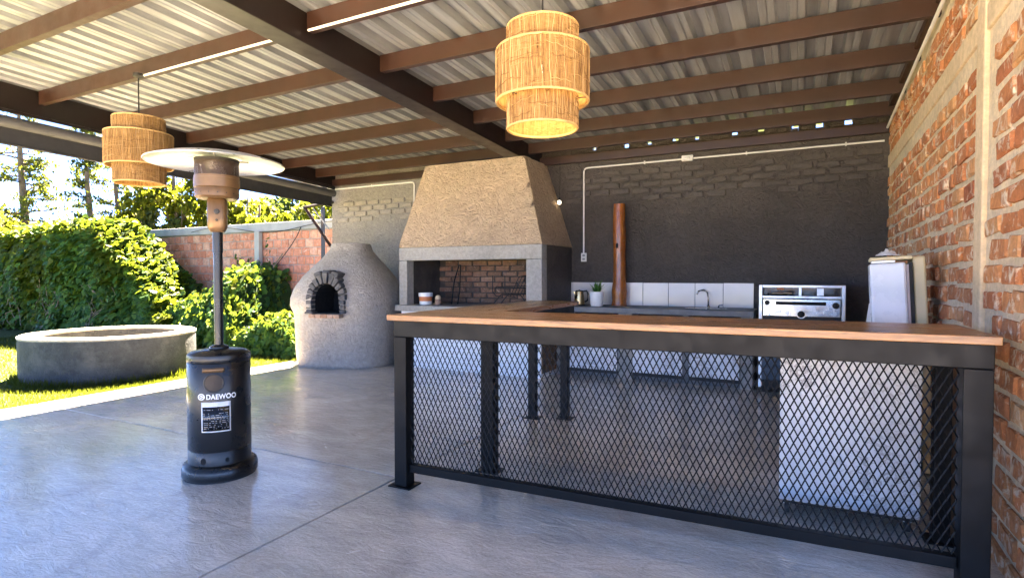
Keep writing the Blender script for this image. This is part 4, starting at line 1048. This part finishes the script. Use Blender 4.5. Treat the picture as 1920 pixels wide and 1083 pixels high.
# trees beyond the wall
def at(px, d):                                              # ground point seen at photo column px, at camera depth d
    yaw = R(27.1); l = (px - 960)/1055*d
    return Vector((math.cos(yaw)*l - math.sin(yaw)*d, math.sin(yaw)*l + math.cos(yaw)*d, -.05))
def tree(name, label, px, d, h, style, mat, group, r=None, lean=0, nclump=60, lsize=.3, nleaf=70):
    base = at(px, d); t = thing(name, label, 'tree', base, 0, group)
    tr = MB(); cr = MB(); tops = []; lim = []
    tp = [Vector((lean*q*h + .12*math.sin(q*5), .1*math.cos(q*4), q*h*.97)) for q in [i/10 for i in range(11)]]
    tr.tube(tp, [h*.024*(1-.88*i/10) + .02 for i in range(11)], 9)
    if style == 'pine':
        for k in range(nclump):
            q = random.uniform(.22, 1.0); i = min(9, int(q*10)); p0 = tp[i].lerp(tp[i+1], q*10-i)
            a = random.uniform(0, 6.28); L = (r or h*.2)*(.35 + .75*(1-q)**.6)*random.uniform(.45, 1.1)
            p1 = p0 + Vector((math.cos(a)*L, math.sin(a)*L, L*random.uniform(-.05, .35)))
            tr.tube([p0, p0.lerp(p1, .5) + Vector((0, 0, -.04*L)), p1], h*.0045, 4, r1=h*.0015)
            for m in range(3):
                c = p0.lerp(p1, .55 + .25*m) + rv()*.1; cs = random.uniform(.28, .6)*L*.42 + .18
                for _ in range(nleaf // 3):
                    g_ = rv().normalized()*cs*random.random()**.5; g_.z *= .45
                    add_leaf(cr, c + g_, rv() + Vector((0, 0, .6)), lsize*random.uniform(.6, 1.2), DIA)
    else:
        R_ = r or h*.3
        for k in range(nclump):
            g_ = rv().normalized()*random.random()**.4; c = Vector((g_.x*R_, g_.y*R_, h*.62 + g_.z*h*.36)) + Vector((lean*h*.6, 0, 0))
            i = min(9, max(2, int((c.z/h - .25)*9))); p0 = tp[i]
            if k % 2 == 0: tr.tube([p0, p0.lerp(c, .5) + Vector((0, 0, .1)), c], h*.006, 4, r1=h*.0015)
            cs = random.uniform(.16, .30)*R_
            for _ in range(nleaf):
                q_ = rv().normalized()*cs*random.random()**.4
                add_leaf(cr, c + q_, rv() + Vector((0, 0, .5)) + q_.normalized()*.6, lsize*random.uniform(.6, 1.25), OVAL)
    tr.build('trunk', M['bark'], t, smooth='all', fix=False); cr.build('crown', mat, t, fix=False)
    return t
GT = 'trees beyond the garden wall'
tree('pine_tree', 'tall open crowned pine with thick trunk rising above the hedge', 48, 28, 10.5, 'pine', M['pine'], GT, r=2.2, nclump=85, lsize=.25, nleaf=56)
tree('pine_tree', 'slim pine with bare pale trunk beside the tall pine', 172, 26, 8.4, 'pine', M['pine'], GT, r=1.0, nclump=48, lsize=.22, nleaf=50)
tree('pine_tree', 'leaning dark pine right behind the hanging rattan lamp', 232, 27, 7.6, 'pine', M['pine'], GT, r=1.5, lean=-.05, nclump=50, lsize=.24, nleaf=50)
tree('broadleaf_tree', 'yellow green broadleaf tree rising behind the patio heater pole', 335, 24, 6.6, 'round', M['broad'], GT, r=2.1, nclump=70, lsize=.26, nleaf=80)
tree('broadleaf_tree', 'smaller yellow green tree just beyond the block wall coping', 440, 25, 5.2, 'round', M['broad'], GT, r=1.6, nclump=45, lsize=.25, nleaf=80)
tree('broadleaf_tree', 'bright yellow rounded shrub tree next to the blue green tree', 495, 22, 4.25, 'round', M['broad'], GT, r=1.3, nclump=36, lsize=.22, nleaf=80)
tree('broadleaf_tree', 'blue green leafy tree over the wall near the diagonal brace', 555, 30, 6.2, 'round', M['bluegreen'], GT, r=2.2, nclump=60, lsize=.3, nleaf=80)
tree('broadleaf_tree', 'yellow green tree partly hidden behind the grey wall end', 625, 26, 5.2, 'round', M['broad'], GT, r=1.7, nclump=40, lsize=.27, nleaf=70)
tree('dark_tree', 'small dark green distant tree standing beyond the yellow shrub tree', 470, 40, 7.3, 'round', M['pine'], GT, r=1.6, nclump=36, lsize=.34, nleaf=70)
for i, (px, d, h, lb) in enumerate(((-90, 20, 4.0, 'pale olive shrub tree behind the far end of the hedge'), (15, 22, 3.5, 'pale olive shrub tree at the foot of the tall pine'), (110, 21, 3.0, 'low yellow green shrub tree between the two tall pines'), (205, 22, 3.3, 'low shrub tree at the foot of the slim pine'), (275, 23, 4.3, 'olive shrub tree between leaning pine and yellow green tree'))):
    tree('shrub_tree', lb, px, d, h, 'round', M['broad'] if i % 2 else M['pine'], 'shrub trees behind the hedge', r=1.7, nclump=40, lsize=.22, nleaf=75)
